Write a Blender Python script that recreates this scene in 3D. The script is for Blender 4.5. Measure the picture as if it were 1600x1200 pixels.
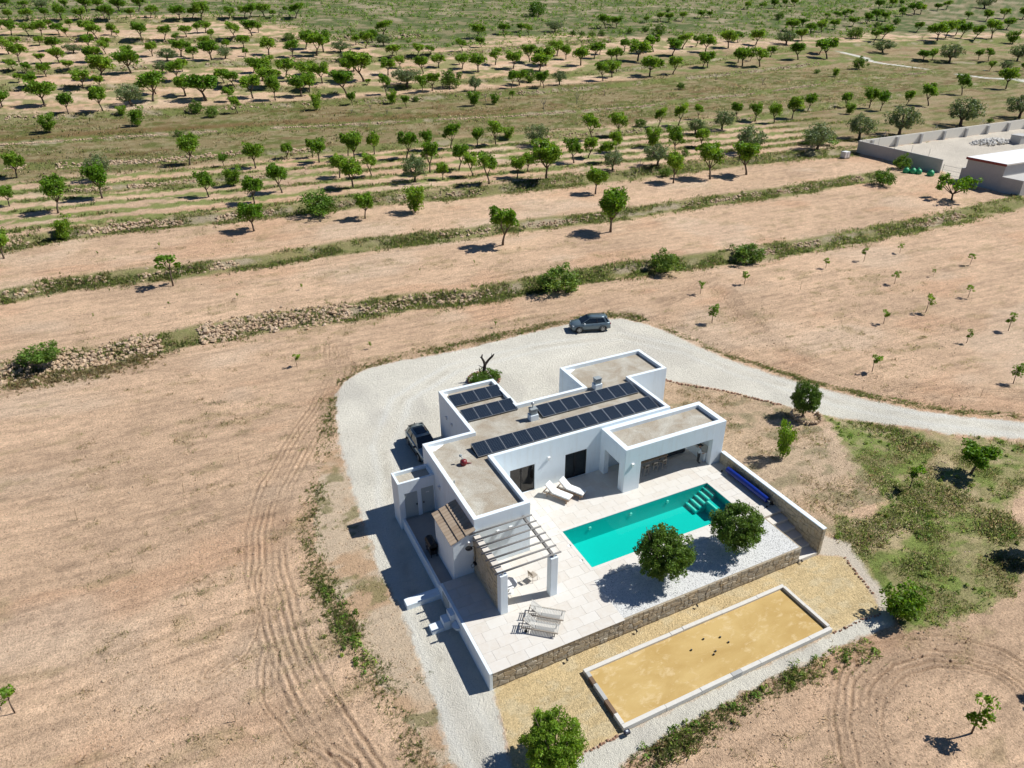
import bpy, bmesh, math, random
import numpy as np
from mathutils import Vector, Matrix, Euler

# ---------------------------------------------------------------- camera, sky, sun, exposure
scene = bpy.context.scene
for o in list(bpy.data.objects): bpy.data.objects.remove(o)
col = scene.collection
CAM = (-10.433, -24.560, 32.958)
cam_data = bpy.data.cameras.new('camera'); cam = bpy.data.objects.new('camera', cam_data); col.objects.link(cam)
cam_data.sensor_width = 36; cam_data.lens = 36*1109/1600; cam_data.clip_start = .5; cam_data.clip_end = 4000
RX, RY, RZ = 1.0673761, 0.0116093, -0.4620471
cam.matrix_world = Matrix.Translation(CAM) @ Matrix.Rotation(RZ, 4, 'Z') @ Matrix.Rotation(RX, 4, 'X') @ Matrix.Rotation(RY, 4, 'Y')
scene.camera = cam
SUN = Vector((.87, -.17, 1)).normalized()
world = bpy.data.worlds.new('World'); scene.world = world; world.use_nodes = True
wn = world.node_tree.nodes; wn.clear()
sky = wn.new('ShaderNodeTexSky'); sky.sky_type = 'NISHITA'; sky.sun_disc = False
sky.sun_elevation = math.asin(SUN.z); sky.sun_rotation = math.atan2(SUN.x, SUN.y)
sky.altitude = 400; sky.air_density = .85; sky.dust_density = .1; sky.ozone_density = 10.0
bg = wn.new('ShaderNodeBackground'); bg.inputs['Strength'].default_value = .06
wo = wn.new('ShaderNodeOutputWorld')
world.node_tree.links.new(sky.outputs[0], bg.inputs[0]); world.node_tree.links.new(bg.outputs[0], wo.inputs[0])
sun_data = bpy.data.lights.new('sun', 'SUN'); sun_data.energy = 5.0; sun_data.angle = math.radians(.53); sun_data.color = (1, .975, .925)
sun = bpy.data.objects.new('sun', sun_data); col.objects.link(sun)
sun.rotation_euler = (-SUN).to_track_quat('-Z', 'Y').to_euler(); sun.location = (40, -10, 60)
vs = scene.view_settings; vs.view_transform = 'Standard'; vs.look = 'None'; vs.gamma = 1; vs.use_curve_mapping = False
vs.exposure = 0.20
try:
    scene.cycles.max_bounces = 6; scene.cycles.transparent_max_bounces = 12; scene.cycles.caustics_refractive = False
    scene.cycles.caustics_reflective = False
except Exception: pass
RND = random.Random(7)
rng = np.random.default_rng(11)

# ---------------------------------------------------------------- helpers
def tag(o, label=None, cat=None, group=None, kind=None):
    if label: o['label'] = label
    if cat: o['category'] = cat
    if group: o['group'] = group
    if kind: o['kind'] = kind
    return o
def empty(name, loc=(0, 0, 0), rz=0, **k):
    o = bpy.data.objects.new(name, None); col.objects.link(o); o.location = loc; o.rotation_euler = (0, 0, rz)
    o.empty_display_size = .3
    return tag(o, **k)
def link(name, me, parent=None, **k):
    o = bpy.data.objects.new(name, me); col.objects.link(o)
    if parent: o.parent = parent
    return tag(o, **k)
def copy_tree(o, parent=None):
    c = o.copy(); col.objects.link(c)
    if parent: c.parent = parent
    for ch in list(o.children): copy_tree(ch, c)
    return c
class MB:
    """collects shapes for one mesh object"""
    def __init__(s): s.v = []; s.f = []; s.m = []
    def add(s, vs, fs, mi=0):
        b = len(s.v); s.v += [tuple(p) for p in vs]; s.f += [tuple(b+i for i in f) for f in fs]; s.m += [mi]*len(fs); return s
    def hexa(s, q, mi=0):      # q: 4 bottom points ccw, 4 top points ccw
        return s.add(q, [(3,2,1,0),(4,5,6,7),(0,1,5,4),(1,2,6,5),(2,3,7,6),(3,0,4,7)], mi)
    def box(s, x0, x1, y0, y1, z0, z1, mi=0, c=0):
        if c <= 0:
            return s.hexa([(x0,y0,z0),(x1,y0,z0),(x1,y1,z0),(x0,y1,z0),(x0,y0,z1),(x1,y0,z1),(x1,y1,z1),(x0,y1,z1)], mi)
        s.hexa([(x0,y0,z0),(x1,y0,z0),(x1,y1,z0),(x0,y1,z0),(x0,y0,z1-c),(x1,y0,z1-c),(x1,y1,z1-c),(x0,y1,z1-c)], mi)
        b = len(s.v)-4
        s.f.remove(s.f[-5]) ; s.m.pop()
        t = len(s.v); s.v += [(x0+c,y0+c,z1),(x1-c,y0+c,z1),(x1-c,y1-c,z1),(x0+c,y1-c,z1)]
        s.f += [(t,t+1,t+2,t+3)]+[(b+i,b+(i+1)%4,t+(i+1)%4,t+i) for i in range(4)]; s.m += [mi]*5
        return s
    def prism(s, poly, z0, z1, mi=0):
        n = len(poly)
        return s.add([(x,y,z0) for x,y in poly]+[(x,y,z1) for x,y in poly],
                     [tuple(range(n))[::-1], tuple(range(n,2*n))]+[(i,(i+1)%n,n+(i+1)%n,n+i) for i in range(n)], mi)
    def slab(s, pts, off, mi=0):   # polygon in any plane, thickened by vector off
        n = len(pts); off = Vector(off); p = [Vector(q) for q in pts]
        return s.add(p+[q+off for q in p], [tuple(range(n))[::-1], tuple(range(n,2*n))]+[(i,(i+1)%n,n+(i+1)%n,n+i) for i in range(n)], mi)
    def tube(s, pts, rs, n=7, mi=0, cap=True):
        pts = [Vector(p) for p in pts]
        if not hasattr(rs, '__len__'): rs = [rs]*len(pts)
        b = len(s.v)
        for i, p in enumerate(pts):
            d = (pts[min(i+1,len(pts)-1)]-pts[max(i-1,0)]).normalized()
            u = d.orthogonal().normalized() if i == 0 else (u-d*u.dot(d)).normalized()
            w = d.cross(u)
            for k in range(n):
                a = 2*math.pi*k/n; s.v.append(tuple(p+(u*math.cos(a)+w*math.sin(a))*rs[i]))
        for i in range(len(pts)-1):
            for k in range(n):
                s.f.append((b+i*n+k, b+i*n+(k+1)%n, b+(i+1)*n+(k+1)%n, b+(i+1)*n+k)); s.m.append(mi)
        if cap:
            s.f += [tuple(b+k for k in range(n))[::-1], tuple(b+(len(pts)-1)*n+k for k in range(n))]; s.m += [mi]*2
        return s
    def beam(s, p0, p1, w, h, mi=0, up=(0,0,1)):   # rectangular bar from p0 to p1
        p0, p1 = Vector(p0), Vector(p1); d = (p1-p0).normalized(); a = d.cross(Vector(up)).normalized()*w/2; c = a.cross(d).normalized()*h/2
        return s.hexa([p0-a-c, p0+a-c, p1+a-c, p1-a-c, p0-a+c, p0+a+c, p1+a+c, p1-a+c], mi)
    def ball(s, c, r, nu=10, nv=6, mi=0, half=False):
        b = len(s.v); c = Vector(c); r = Vector(r) if hasattr(r, '__len__') else Vector((r,r,r)); hi = 0 if half else -1
        for j in range(nv+1):
            t = math.pi*( -.5+j/nv) if not half else math.pi*.5*j/nv
            for i in range(nu):
                a = 2*math.pi*i/nu; s.v.append((c.x+r.x*math.cos(t)*math.cos(a), c.y+r.y*math.cos(t)*math.sin(a), c.z+r.z*math.sin(t)))
        for j in range(nv):
            for i in range(nu): s.f.append((b+j*nu+i, b+j*nu+(i+1)%nu, b+(j+1)*nu+(i+1)%nu, b+(j+1)*nu+i)); s.m.append(mi)
        return s
    def stone(s, c, r, rnd, mi=0):   # small rough rock, 20 faces or fewer
        b = len(s.v); c = Vector(c); rz = rnd.uniform(0, 6.3)
        sx, sy, sz = r*rnd.uniform(.75,1.3), r*rnd.uniform(.6,1.1), r*rnd.uniform(.5,.95)
        for dz, n, k in ((-.7,4,.8),(.15,5,1.0),(.85,3,.5)):
            for i in range(n):
                a = rz+2*math.pi*i/n+rnd.uniform(-.3,.3); q = k*rnd.uniform(.8,1.15)
                s.v.append((c.x+math.cos(a)*sx*q, c.y+math.sin(a)*sy*q, c.z+sz*dz*rnd.uniform(.8,1.1)))
        F = [(0,1,5,4),(1,2,6,5),(2,3,7,6),(3,0,8,7),(0,4,8),(4,5,9),(5,6,10,9),(6,7,10),(7,8,11,10),(8,4,9,11),(9,10,11)]
        s.f += [tuple(b+i for i in f) for f in F]; s.m += [mi]*len(F); return s
    def mesh(s, name, mats, smooth=False):
        me = bpy.data.meshes.new(name); me.from_pydata(s.v, [], s.f)
        for m in (mats if isinstance(mats, (list, tuple)) else [mats]): me.materials.append(m)
        if any(s.m): me.polygons.foreach_set('material_index', s.m)
        if smooth: me.polygons.foreach_set('use_smooth', [True]*len(me.polygons))
        me.update(); return me
    def build(s, name, mats, parent=None, smooth=False, bevel=0, seg=2, **k):
        o = link(name, s.mesh(name, mats, smooth), parent, **k)
        if bevel:
            b = o.modifiers.new('bevel', 'BEVEL'); b.width = bevel; b.segments = seg; b.limit_method = 'ANGLE'; b.angle_limit = math.radians(40)
        return o
def np_mesh(name, V, F, mats, C=None, smooth=False, mi=None):
    """big mesh from arrays: V (n,3), F (m,k) with k 3 or 4, C (n,3) colour per vertex"""
    me = bpy.data.meshes.new(name); k = F.shape[1]
    me.vertices.add(len(V)); me.vertices.foreach_set('co', np.ascontiguousarray(V, np.float32).ravel())
    me.loops.add(F.size); me.loops.foreach_set('vertex_index', np.ascontiguousarray(F, np.int32).ravel())
    me.polygons.add(len(F)); me.polygons.foreach_set('loop_start', np.arange(0, F.size, k, dtype=np.int32))
    me.polygons.foreach_set('loop_total', np.full(len(F), k, np.int32))
    for m in (mats if isinstance(mats, (list, tuple)) else [mats]): me.materials.append(m)
    if mi is not None: me.polygons.foreach_set('material_index', np.asarray(mi, np.int32))
    if smooth: me.polygons.foreach_set('use_smooth', np.ones(len(F), bool))
    if C is not None:
        a = me.color_attributes.new('Col', 'FLOAT_COLOR', 'POINT')
        a.data.foreach_set('color', (C if C.shape[1] == 4 else np.concatenate([C, np.ones((len(C),1))], 1)).astype(np.float32).ravel())
    me.update(calc_edges=True); me.validate(); return me

# ---------------------------------------------------------------- materials
class NT:
    def __init__(s, name):
        s.m = bpy.data.materials.new(name); s.m.use_nodes = True; s.t = s.m.node_tree; s.n = s.t.nodes; s.n.clear()
        s.out = s.n.new('ShaderNodeOutputMaterial')
    def new(s, t, **k):
        n = s.n.new(t)
        for a, v in k.items(): setattr(n, a, v)
        return n
    def L(s, a, b): s.t.links.new(a, b)
    def val(s, sock, v):
        if isinstance(v, bpy.types.NodeSocket): s.L(v, sock)
        elif isinstance(v, (tuple, list)) and len(v) == 3: sock.default_value = (*v, 1)
        else: sock.default_value = v
    def coord(s, sc=(1,1,1), obj=False):
        if obj: c = s.new('ShaderNodeTexCoord').outputs['Object']
        else: c = s.new('ShaderNodeNewGeometry').outputs['Position']
        mp = s.new('ShaderNodeMapping'); mp.inputs['Scale'].default_value = sc; s.L(c, mp.inputs[0]); return mp.outputs[0]
    def noise(s, scale, detail=4, rough=.6, sc=(1,1,1), obj=False, dist=0):
        n = s.new('ShaderNodeTexNoise'); n.inputs['Scale'].default_value = scale; n.inputs['Detail'].default_value = detail
        n.inputs['Roughness'].default_value = rough; n.inputs['Distortion'].default_value = dist
        s.L(s.coord(sc, obj), n.inputs['Vector']); return n.outputs[0]
    def voro(s, scale, feature='F1', sc=(1,1,1), obj=False, out=0):
        n = s.new('ShaderNodeTexVoronoi', feature=feature); n.inputs['Scale'].default_value = scale
        s.L(s.coord(sc, obj), n.inputs['Vector']); return n.outputs[out]
    def ramp(s, f, stops):
        r = s.new('ShaderNodeValToRGB'); e = r.color_ramp.elements
        while len(e) < len(stops): e.new(.5)
        for i, (p, c) in enumerate(stops): e[i].position = p; e[i].color = (*c, 1) if hasattr(c, '__len__') else (c, c, c, 1)
        s.L(f, r.inputs[0]); return r.outputs[0]
    def mix(s, f, a, b, mode='MIX'):
        m = s.new('ShaderNodeMix', data_type='RGBA', blend_type=mode); m.clamp_factor = True
        s.val(m.inputs['Factor'], f); s.val(m.inputs['A'], a); s.val(m.inputs['B'], b); return m.outputs['Result']
    def math(s, op, a, b=0):
        m = s.new('ShaderNodeMath', operation=op); s.val(m.inputs[0], a); s.val(m.inputs[1], b); return m.outputs[0]
    def bump(s, h, st=.4, dist=.05):
        b = s.new('ShaderNodeBump'); b.inputs['Strength'].default_value = st; b.inputs['Distance'].default_value = dist; s.L(h, b.inputs['Height']); return b.outputs[0]
    def princ(s, c, rough=.8, metal=0, normal=None, spec=.5, trans=0, coat=0, emit=None):
        p = s.new('ShaderNodeBsdfPrincipled'); s.val(p.inputs['Base Color'], c); s.val(p.inputs['Roughness'], rough); s.val(p.inputs['Metallic'], metal)
        p.inputs['Specular IOR Level'].default_value = spec; p.inputs['Transmission Weight'].default_value = trans; p.inputs['Coat Weight'].default_value = coat
        if normal is not None: s.L(normal, p.inputs['Normal'])
        return p.outputs[0]
    def end(s, sh): s.L(sh, s.out.inputs[0]); return s.m
def simple(name, c, rough=.7, metal=0, var=.12, scale=3, bump=0, bscale=40, spec=.5, coat=0, obj=False, fine=0):
    n = NT(name); cc = n.mix(n.noise(scale, 5, .65, obj=obj), tuple(x*(1-var) for x in c), tuple(min(1, x*(1+var)) for x in c))
    if fine: cc = n.mix(fine, cc, n.ramp(n.noise(bscale, 2, .5, obj=obj), [(.3, tuple(x*.5 for x in c)), (.7, tuple(min(1, x*1.3) for x in c))]))
    nm = n.bump(n.noise(bscale, 4, .6, obj=obj), bump, .02) if bump else None
    return n.end(n.princ(cc, rough, metal, nm, spec, coat=coat))
M = {}
def build_materials():
    n = NT('lime_plaster')
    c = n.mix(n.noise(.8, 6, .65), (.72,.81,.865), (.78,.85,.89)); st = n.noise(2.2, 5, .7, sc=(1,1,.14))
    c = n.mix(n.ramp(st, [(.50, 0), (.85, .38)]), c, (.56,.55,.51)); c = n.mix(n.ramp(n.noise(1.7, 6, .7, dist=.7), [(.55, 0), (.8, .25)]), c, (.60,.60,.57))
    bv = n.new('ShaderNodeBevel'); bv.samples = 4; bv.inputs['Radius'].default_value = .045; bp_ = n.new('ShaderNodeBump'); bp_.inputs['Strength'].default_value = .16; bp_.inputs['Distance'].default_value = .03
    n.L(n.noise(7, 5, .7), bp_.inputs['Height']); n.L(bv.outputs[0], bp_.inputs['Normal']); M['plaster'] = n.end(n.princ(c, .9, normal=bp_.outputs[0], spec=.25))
    n = NT('roof_gravel_chips')
    c = n.mix(n.ramp(n.noise(.55, 5, .6, dist=.6), [(.4, 0), (.66, 1)]), (.38,.325,.25), (.52,.495,.425))
    c = n.mix(.7, c, n.ramp(n.voro(34, out=1), [(.0, .45), (.5, 1), (1, 1.25)]), 'MULTIPLY')
    c = n.mix(n.ramp(n.noise(2.6, 4, .7), [(.6, 0), (.8, .35)]), c, (.30,.26,.2))
    M['roof'] = n.end(n.princ(c, .95, normal=n.bump(n.voro(30), .6, .03), spec=.2))
    n = NT('white_marble_gravel')
    c = n.mix(n.noise(1.2, 4), (.60,.60,.58), (.70,.70,.68)); c = n.mix(.7, c, n.ramp(n.voro(22, out=1), [(0, .55), (.4, .95), (1, 1.2)]), 'MULTIPLY')
    M['white_gravel'] = n.end(n.princ(c, .9, normal=n.bump(n.voro(22), .7, .04), spec=.2))
    n = NT('travertine_paver')
    oi = n.new('ShaderNodeObjectInfo').outputs['Random']
    c = n.ramp(oi, [(0, (.60,.55,.48)), (.35, (.645,.605,.54)), (.7, (.665,.635,.58)), (1, (.62,.565,.495))])
    c = n.mix(n.ramp(n.noise(2.4, 6, .7, dist=.8), [(.4, 0), (.7, .6)]), c, (.69,.675,.635)); c = n.mix(n.ramp(n.noise(14, 4, .7, sc=(1,3,1)), [(.62, 0), (.75, .3)]), c, (.52,.42,.32))
    M['paver'] = n.end(n.princ(c, .6, normal=n.bump(n.noise(30, 4), .08, .01), spec=.3))
    M['grout'] = simple('pale_mortar', (.56,.50,.42), .9, var=.1)
    M['concrete'] = simple('grey_concrete', (.42,.42,.40), .85, var=.14, scale=1.2, bump=.15, bscale=14)
    M['kerb'] = simple('weathered_concrete_sleeper', (.62,.60,.55), .85, var=.16, scale=5, bump=.25, bscale=22)
    M['alley'] = simple('alley_concrete', (.36,.34,.31), .9, var=.15, scale=2, bump=.2, bscale=20)
    n = NT('rubble_stone')
    oi = n.new('ShaderNodeObjectInfo').outputs['Random']
    c = n.ramp(oi, [(0, (.36,.28,.18)), (.25, (.47,.39,.27)), (.5, (.33,.29,.22)), (.7, (.52,.46,.36)), (.85, (.44,.33,.19)), (1, (.38,.35,.29))])
    c = n.mix(n.ramp(n.noise(9, 5, .7), [(.35, 0), (.7, .5)]), c, (.56,.50,.40)); c = n.mix(n.ramp(n.noise(5, 4), [(.55, 0), (.75, .5)]), c, (.24,.2,.15))
    M['stone'] = n.end(n.princ(c, .9, normal=n.bump(n.noise(18, 5, .7), .5, .04), spec=.2))
    n = NT('rubble_stone_mixed')
    c = n.ramp(n.voro(3.2, out=1), [(0, (.38,.29,.17)), (.3, (.50,.43,.30)), (.55, (.36,.32,.24)), (.8, (.54,.48,.37)), (1, (.45,.33,.19))])
    c = n.mix(n.ramp(n.noise(9, 5, .7), [(.35, 0), (.7, .5)]), c, (.55,.49,.38))
    M['stone_mix'] = n.end(n.princ(c, .9, normal=n.bump(n.noise(18, 5, .7), .5, .04), spec=.2))
    M['mortar'] = simple('lime_mortar', (.34,.285,.205), .95, var=.15, scale=6, bump=.3, bscale=30)
    n = NT('field_stone')
    c = n.ramp(n.voro(2.1, out=1), [(0, (.36,.25,.16)), (.4, (.50,.365,.245)), (.75, (.44,.335,.235)), (1, (.60,.48,.36))])
    M['fieldstone'] = n.end(n.princ(c, .95, normal=n.bump(n.noise(10, 5, .7), .5, .05), spec=.15))
    M['redstone'] = simple('red_brown_stone', (.30,.17,.11), .9, var=.35, scale=5, bump=.4, bscale=20)
    n = NT('solar_cells')
    tc = n.new('ShaderNodeTexCoord').outputs['UV']; sx = n.new('ShaderNodeSeparateXYZ'); n.L(tc, sx.inputs[0])
    def lines(sock, k, w):
        f = n.math('FRACT', n.math('MULTIPLY', sock, k)); return n.math('LESS_THAN', n.math('ABSOLUTE', n.math('SUBTRACT', f, .5)), w)
    ln = n.math('MAXIMUM', lines(sx.outputs[0], 6, .035), lines(sx.outputs[1], 10, .03))
    c = n.mix(n.noise(1.5, 3), (.006,.012,.026), (.012,.022,.042)); c = n.mix(n.math('MULTIPLY', ln, .55), c, (.17,.21,.24))
    M['cells'] = n.end(n.princ(c, .28, spec=.18))
    M['alu'] = simple('aluminium_frame', (.36,.38,.40), .45, .7, var=.06)
    M['dark_alu'] = simple('black_aluminium', (.018,.018,.02), .4, .3, var=.1)
    n = NT('tinted_glass'); M['glass'] = n.end(n.princ((.012,.016,.018), .04, spec=.8))
    n = NT('window_glass_clear')
    fr = n.new('ShaderNodeFresnel'); fr.inputs[0].default_value = 1.5; a = n.new('ShaderNodeBsdfTransparent'); a.inputs[0].default_value = (.55,.56,.55,1)
    g = n.new('ShaderNodeBsdfGlossy'); g.inputs['Roughness'].default_value = .03; mx = n.new('ShaderNodeMixShader')
    n.L(n.math('MULTIPLY', fr.outputs[0], 1.6), mx.inputs[0]); n.L(a.outputs[0], mx.inputs[1]); n.L(g.outputs[0], mx.inputs[2]); M['pane'] = n.end(mx.outputs[0])
    n = NT('pool_water')
    fr = n.new('ShaderNodeFresnel'); fr.inputs[0].default_value = 1.33; nm = n.bump(n.noise(2.6, 3, .6), .03, .05); n.L(nm, fr.inputs['Normal'])
    a = n.new('ShaderNodeBsdfTransparent'); a.inputs[0].default_value = (.45,.93,.84,1)
    g = n.new('ShaderNodeBsdfGlossy'); g.inputs['Roughness'].default_value = .03; n.L(nm, g.inputs['Normal']); mx = n.new('ShaderNodeMixShader')
    n.L(fr.outputs[0], mx.inputs[0]); n.L(a.outputs[0], mx.inputs[1]); n.L(g.outputs[0], mx.inputs[2]); M['water'] = n.end(mx.outputs[0])
    M['basin'] = simple('turquoise_pool_lining', (.006,.60,.62), .5, var=.03, scale=1.5, bump=0)
    M['basin_step'] = simple('pale_pool_step', (.62,.90,.86), .5, var=.03)
    n = NT('weathered_timber'); g = n.noise(6, 5, .7, sc=(1,14,14), obj=True)
    M['timber'] = n.end(n.princ(n.mix(g, (.26,.21,.16), (.50,.45,.38)), .8, normal=n.bump(g, .3, .02), spec=.2))
    n = NT('grey_slat_timber'); g = n.noise(5, 5, .7, sc=(14,1,14), obj=True)
    M['slat'] = n.end(n.princ(n.mix(g, (.36,.36,.34), (.54,.54,.51)), .8, spec=.2))
    n = NT('grey_pergola_pole'); g = n.noise(5, 5, .7, sc=(1,10,10))
    M['pole'] = n.end(n.princ(n.mix(g, (.15,.145,.14), (.26,.255,.245)), .75, normal=n.bump(g, .3, .02), spec=.25))
    M['teak'] = simple('brown_teak', (.33,.22,.14), .6, var=.25, scale=8, obj=True)
    M['sleeper'] = simple('dark_timber_sleeper', (.16,.105,.065), .85, var=.45, scale=3, bump=.4, bscale=20)
    M['cushion'] = simple('white_cushion_fabric', (.80,.80,.78), .9, var=.03, bump=.15, bscale=60)
    M['clay'] = None
    n = NT('aged_roof_tile'); oi = n.new('ShaderNodeObjectInfo').outputs['Random']
    c = n.ramp(oi, [(0, (.33,.245,.17)), (.4, (.43,.335,.245)), (.7, (.38,.30,.22)), (1, (.47,.37,.27))]); c = n.mix(n.ramp(n.noise(7, 5, .7), [(.45, 0), (.75, .5)]), c, (.24,.19,.14))
    M['clay'] = n.end(n.princ(c, .9, normal=n.bump(n.noise(16, 4), .3, .02), spec=.2))
    M['door_grey'] = simple('sage_grey_door_paint', (.40,.45,.45), .5, .0, var=.05)
    M['black'] = simple('black_metal', (.012,.012,.013), .45, .2, var=.2)
    M['steel'] = simple('galvanised_steel', (.50,.52,.52), .4, .85, var=.12, scale=6)
    M['cowl'] = simple('grey_cowl', (.33,.37,.38), .6, .2, var=.12)
    M['blue'] = simple('blue_pool_cover', (.003,.024,.24), .35, var=.2, scale=6, bump=.3, bscale=16)
    M['red'] = simple('dark_red_plastic', (.16,.008,.012), .4, var=.25, scale=8)
    M['lampwhite'] = simple('white_lamp_body', (.78,.78,.77), .5, var=.02)
    M['sand'] = None
    n = NT('ochre_court_sand'); c = n.mix(n.ramp(n.noise(.45, 5, .6, sc=(.7,1.4,1), dist=.5), [(.35, 0), (.65, 1)]), (.47,.315,.115), (.56,.40,.165))
    c = n.mix(n.ramp(n.noise(2.1, 6, .72, sc=(.6,1,1), dist=.5), [(.53, 0), (.66, .75)]), c, (.66,.51,.28)); c = n.mix(.25, c, n.ramp(n.noise(45, 3), [(.3, .6), (.7, 1.2)]), 'MULTIPLY')
    M['sand'] = n.end(n.princ(c, .95, normal=n.bump(n.noise(30, 4, .7), .25, .02), spec=.15))
    M['bark'] = simple('grey_brown_bark', (.115,.085,.06), .95, var=.35, scale=6, bump=.6, bscale=14, obj=True)
    M['deadwood'] = simple('grey_dead_wood', (.24,.21,.18), .95, var=.3, scale=6, obj=True)
    M['blackwood'] = simple('charred_stump_wood', (.035,.028,.022), .95, var=.4, scale=6, bump=.6, bscale=14)
    def leaf(name, a, b, tr):
        n = NT(name); at = n.new('ShaderNodeVertexColor', layer_name='Col').outputs[0]; oi = n.new('ShaderNodeObjectInfo').outputs['Random']
        c = n.mix(oi, a, b); c = n.mix(1.0, c, at, 'MULTIPLY')
        d = n.princ(c, .55, spec=.28); t = n.new('ShaderNodeBsdfTranslucent'); n.L(n.mix(1.0, c, (1.25,1.2,.55), 'MULTIPLY'), t.inputs[0])
        mx = n.new('ShaderNodeMixShader'); mx.inputs[0].default_value = tr; n.L(d, mx.inputs[1]); n.L(t.outputs[0], mx.inputs[2]); return n.end(mx.outputs[0])
    M['almond'] = leaf('almond_leaf', (.135,.285,.02), (.27,.43,.05), .45)
    M['olive'] = leaf('olive_leaf', (.15,.23,.09), (.21,.28,.135), .25)
    M['evergreen'] = leaf('dense_evergreen_leaf', (.13,.235,.035), (.15,.26,.045), .3)
    M['shrub'] = leaf('shrub_leaf', (.12,.24,.03), (.19,.30,.06), .35)
    n = NT('grass_blade'); at = n.new('ShaderNodeVertexColor', layer_name='Col').outputs[0]; up = n.new('ShaderNodeCombineXYZ'); up.inputs[2].default_value = 1; d = n.princ(at, .8, spec=.1, normal=up.outputs[0])
    t = n.new('ShaderNodeBsdfTranslucent'); n.L(at, t.inputs[0]); mx = n.new('ShaderNodeMixShader'); mx.inputs[0].default_value = .45
    n.L(d, mx.inputs[1]); n.L(t.outputs[0], mx.inputs[2]); M['grass'] = n.end(mx.outputs[0])
    # the open ground: colour of soil, gravel and turf comes with the mesh, grain and clods from noise
    n = NT('open_ground'); vc = n.new('ShaderNodeVertexColor', layer_name='Col'); at = vc.outputs[0]; gr_ = vc.outputs[1]
    c = n.mix(n.math('MULTIPLY', gr_, .7), at, n.ramp(n.noise(2.2, 6, .72, sc=(.6,1.4,1)), [(.3, .72), (.5, 1), (.72, 1.22)]), 'MULTIPLY')
    c = n.mix(n.math('MULTIPLY', gr_, .8), c, n.ramp(n.noise(9, 4, .75), [(.34, .55), (.5, 1.04), (.68, 1.38)]), 'MULTIPLY')
    c = n.mix(n.math('MULTIPLY', gr_, n.ramp(n.voro(3.0), [(.0, .75), (.13, .6), (.2, 0)])), c, n.mix(1.0, c, (.48,.42,.36), 'MULTIPLY'))
    h = n.math('ADD', n.noise(4, 6, .75), n.math('MULTIPLY', n.noise(16, 3, .6), .35))
    M['ground'] = n.end(n.princ(c, .97, normal=n.bump(h, .9, .16), spec=.12))
    M['skin'] = simple('skin', (.42,.25,.17), .6, var=.08); M['hair'] = simple('dark_hair', (.03,.012,.01), .6, var=.2)
    M['shirt'] = simple('pale_blue_shirt', (.50,.58,.64), .85, var=.06); M['trouser'] = simple('dark_trousers', (.04,.045,.05), .85, var=.1)
    M['carpaint_grey'] = simple('blue_grey_car_paint', (.12,.17,.20), .32, .25, var=.04, coat=.6)
    M['carpaint_silver'] = simple('silver_car_paint', (.30,.36,.37), .3, .55, var=.04, coat=.6)
    M['tyre'] = simple('tyre_rubber', (.016,.016,.017), .85, var=.1); M['rim'] = simple('alloy_rim', (.45,.46,.47), .35, .8, var=.05)
    M['plastic'] = simple('dark_plastic_trim', (.02,.021,.022), .6, var=.1); M['lens'] = simple('headlamp_lens', (.62,.66,.68), .12, var=.02)
    M['taillens'] = simple('tail_lamp_lens', (.25,.01,.01), .15, var=.05)
    M['block'] = simple('rendered_blockwork', (.46,.45,.43), .9, var=.13, scale=1.4, bump=.2, bscale=12)
    M['palewall'] = simple('pale_render', (.76,.72,.63), .9, var=.08, scale=1.5)
    M['whiteroof'] = simple('white_membrane_roof', (.78,.79,.80), .6, var=.05, scale=.6)
    M['redtrim'] = simple('red_roof_trim', (.24,.045,.035), .7, var=.15)
    M['greenbag'] = simple('green_plastic_sack', (.03,.36,.15), .5, var=.3, scale=3)
    M['dryplant'] = simple('dry_stalk', (.30,.22,.12), .95, var=.25, scale=5)
build_materials()
G = -1.27
ZBY = [-400,-60,5,18,30,40,50,54,74,90,120,150,175,200,300,400,600,1000,1800]
ZBZ = [-8,-2.2,-1.27,-1.2,-.7,-.45,-.1,0,1.5,3,5,7,9,12,24,33.5,50,80,120]
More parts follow.
